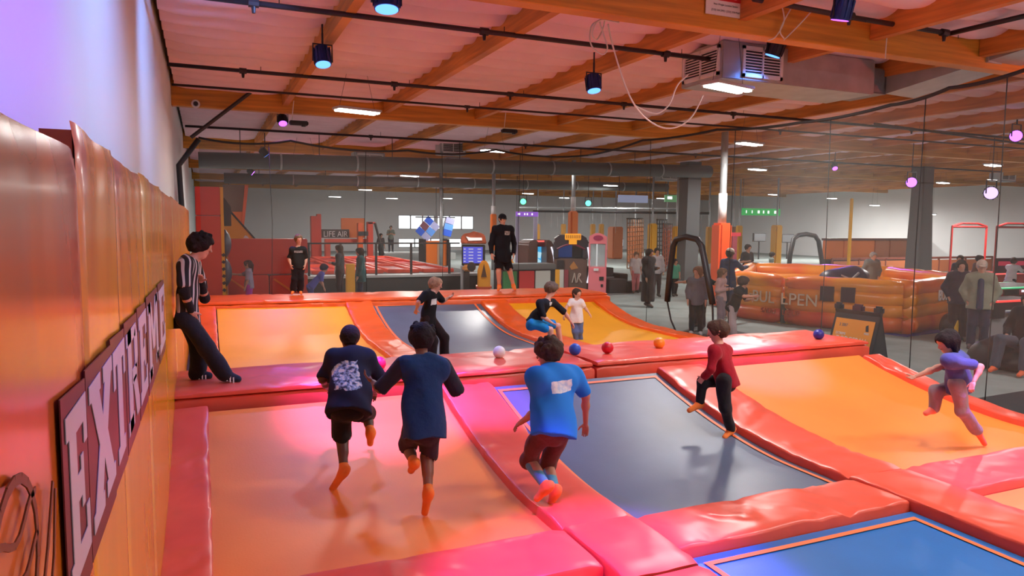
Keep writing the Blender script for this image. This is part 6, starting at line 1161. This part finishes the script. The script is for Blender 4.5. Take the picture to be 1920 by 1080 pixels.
# seated person at the right edge
hp_ = aty(1938, 640, 7.3)
def seated(hp, z0, k, fdeg, knee_spread=.17):
    a = math.radians(fdeg); f = Vector((math.sin(a), math.cos(a), 0)); r = Vector((math.cos(a), -math.sin(a), 0)); u = Vector((0, 0, 1)); J = {}
    J.update(hl=hp-r*.1*k, hr=hp+r*.1*k, sl=hp-r*.19*k+u*.5*k-f*.08*k, sr=hp+r*.19*k+u*.5*k-f*.08*k, neck=hp+u*.57*k-f*.06*k, head=hp+u*.70*k+f*.0*k)
    for S, q in (('l', -1), ('r', 1)):
        J['k'+S] = hp+r*q*knee_spread*k+f*.42*k+u*.08*k; J['a'+S] = Vector((*(hp+r*q*(knee_spread+.02)*k+f*.50*k).xy, z0+.085*k)); J['t'+S] = J['a'+S]+f*.17*k-u*.045*k
        J['e'+S] = J['s'+S]+r*q*.08*k-u*.25*k+f*.08*k; J['w'+S] = J['s'+S]+r*q*.0*k-u*.36*k+f*.3*k
    return J
sp_ = Vector((12.68, 7.35, .47)); J = seated(sp_, 0, 1.0, 262, .19)
person('seated person in black jacket, blue jeans and orange socks at the right edge', (12.68, 7.35, 0), J, 1.0, dict(skin='fair', top=(.008, .008, .010), tname='jacket', sleeve=1.95, hem=.05, tl=.03, sl=.03, pants=(.07, .085, .12), leg=1.9, loose=.03, hair=('short', (.03, .02, .02)), foot=('sock', (.85, .16, .06))), h=.0145)
def athead(px_, py_, hgt): p = atz(px_, py_, hgt); return (p.x, p.y)
bg('woman in white top and black jacket beyond the far barrier', athead(637, 460, 1.66), 1.66, 300, dict(skin='fair', top=(.05, .05, .055), inner=(.7, .68, .68), sleeve=1.9, pants=(.012, .012, .018), hair=('long', (.06, .04, .03))), ('bent', 'down'))
bg('woman with long dark hair in teal sweater beyond the far barrier', athead(676, 466, 1.62), 1.62, 285, dict(skin='fair', top=(.02, .10, .11), sleeve=1.9, hem=.2, tl=.03, pants=(.03, .03, .06), hair=('long', (.03, .02, .02))), ('down', 'down'))
bg('girl in lavender top reaching to the round targets on the red tower', (aty(467, 520, 19.3).x, 19.3), aty(466, 490, 19.3).z, 285, dict(skin='fair', top=(.33, .30, .42), sleeve=.9, pants=(.55, .05, .45), hair=('pony', (.05, .03, .03))), ('down', 'fwd'))
bg('child in periwinkle shirt bending behind the boy on the far barrier', (aty(582, 520, 19.3).x, 19.3), 1.22, 100, dict(skin='fair', top=(.12, .14, .55), sleeve=.9, pants=(.1, .1, .3), hair=('short', (.03, .02, .06))), ('back', 'down'), 0, .30)
bg('woman in long black dress walking in the hall', athead(1217, 468, 1.66), 1.66, 160, dict(skin='tan', top=(.012, .012, .016), sleeve=1.9, hem=.75, tl=.05, pants=(.012, .012, .016), hair=('long', (.02, .015, .015))), ('bent', 'down'), .12)
bg('child in green T-shirt and black leggings in the hall', athead(1266, 487, 1.22), 1.22, 190, dict(skin='tan', top=(.07, .30, .20), sleeve=.8, pants=(.012, .012, .015), hair=('long', (.03, .02, .02))), ('down', 'down'), .1)
bg('girl in pale top and pink trousers by the rope course', athead(1193, 474, 1.40), 1.40, 200, dict(skin='fair', top=(.6, .55, .55), sleeve=.9, pants=(.65, .22, .24), hair=('short', (.12, .07, .04))), ('down', 'down'), .14)
bg('man in grey sweatshirt inside the inflatable ring', (aty(1634, 474, 14.6).x, 14.6), aty(1634, 474, 14.6).z-.17, 200, dict(skin='fair', top=(.17, .19, .19), sleeve=1.9, tl=.03, sl=.03, fat=1.08, pants=(.05, .06, .08), hair=('buzz', (.3, .28, .26))), ('pocket', 'pocket'), 0, .06, z=.17)
p_ = (aty(1895, 508, 14.0).x, 14.0); bg('child in white shirt playing at the air hockey table', p_, 1.45, 80, dict(skin='fair', top=(.62, .62, .66), sleeve=.9, pants=(.02, .02, .03), hair=('short', (.03, .02, .02))), ('fwd', 'fwd'), 0, .12)
pw = aty(733, 473, 46); bg('distant person standing on the far platform', (pw.x, 46), 1.72, 190, dict(skin='tan', top=(.14, .17, .14), sleeve=.8, pants=(.02, .025, .04), hair=('short', (.02, .02, .02))), ('fold', 'fold'), h=.03, z=pw.z)
for i, (px_, py_, hh, col, pc, lb) in enumerate(((1402, 459, 1.72, (.03, .03, .035), (.02, .02, .025), 'distant man in black by the wall screens'), (1447, 474, 1.35, (.20, .25, .22), (.05, .05, .05), 'distant child in grey green shirt behind the ring'), (1393, 478, 1.2, (.5, .5, .5), (.05, .05, .06), 'distant small child in white beside the man in black'), (1232, 466, 1.6, (.35, .33, .35), (.03, .03, .04), 'distant person in pale shirt by the rope nets'), (1801, 480, 1.5, (.03, .035, .045), (.02, .02, .03), 'distant dark-clothed person before the orange wall'), (1836, 480, 1.5, (.16, .12, .1), (.03, .03, .03), 'distant person in brown before the orange wall'), (714, 440, 1.7, (.02, .02, .025), (.02, .02, .02), 'distant dark figure by the red frame'))):
    p_ = athead(px_, py_, hh) if i < 6 else (aty(714, 450, 42.6).x, 42.6); bg(lb, p_, hh, (180, 120, 200, 200, 250, 180, 160)[i], dict(skin='tan', top=col, sleeve=(.9, 1.9)[i % 2], pants=pc, hair=('short', (.02, .018, .016))), ('down', 'bent'), .05, h=.026)
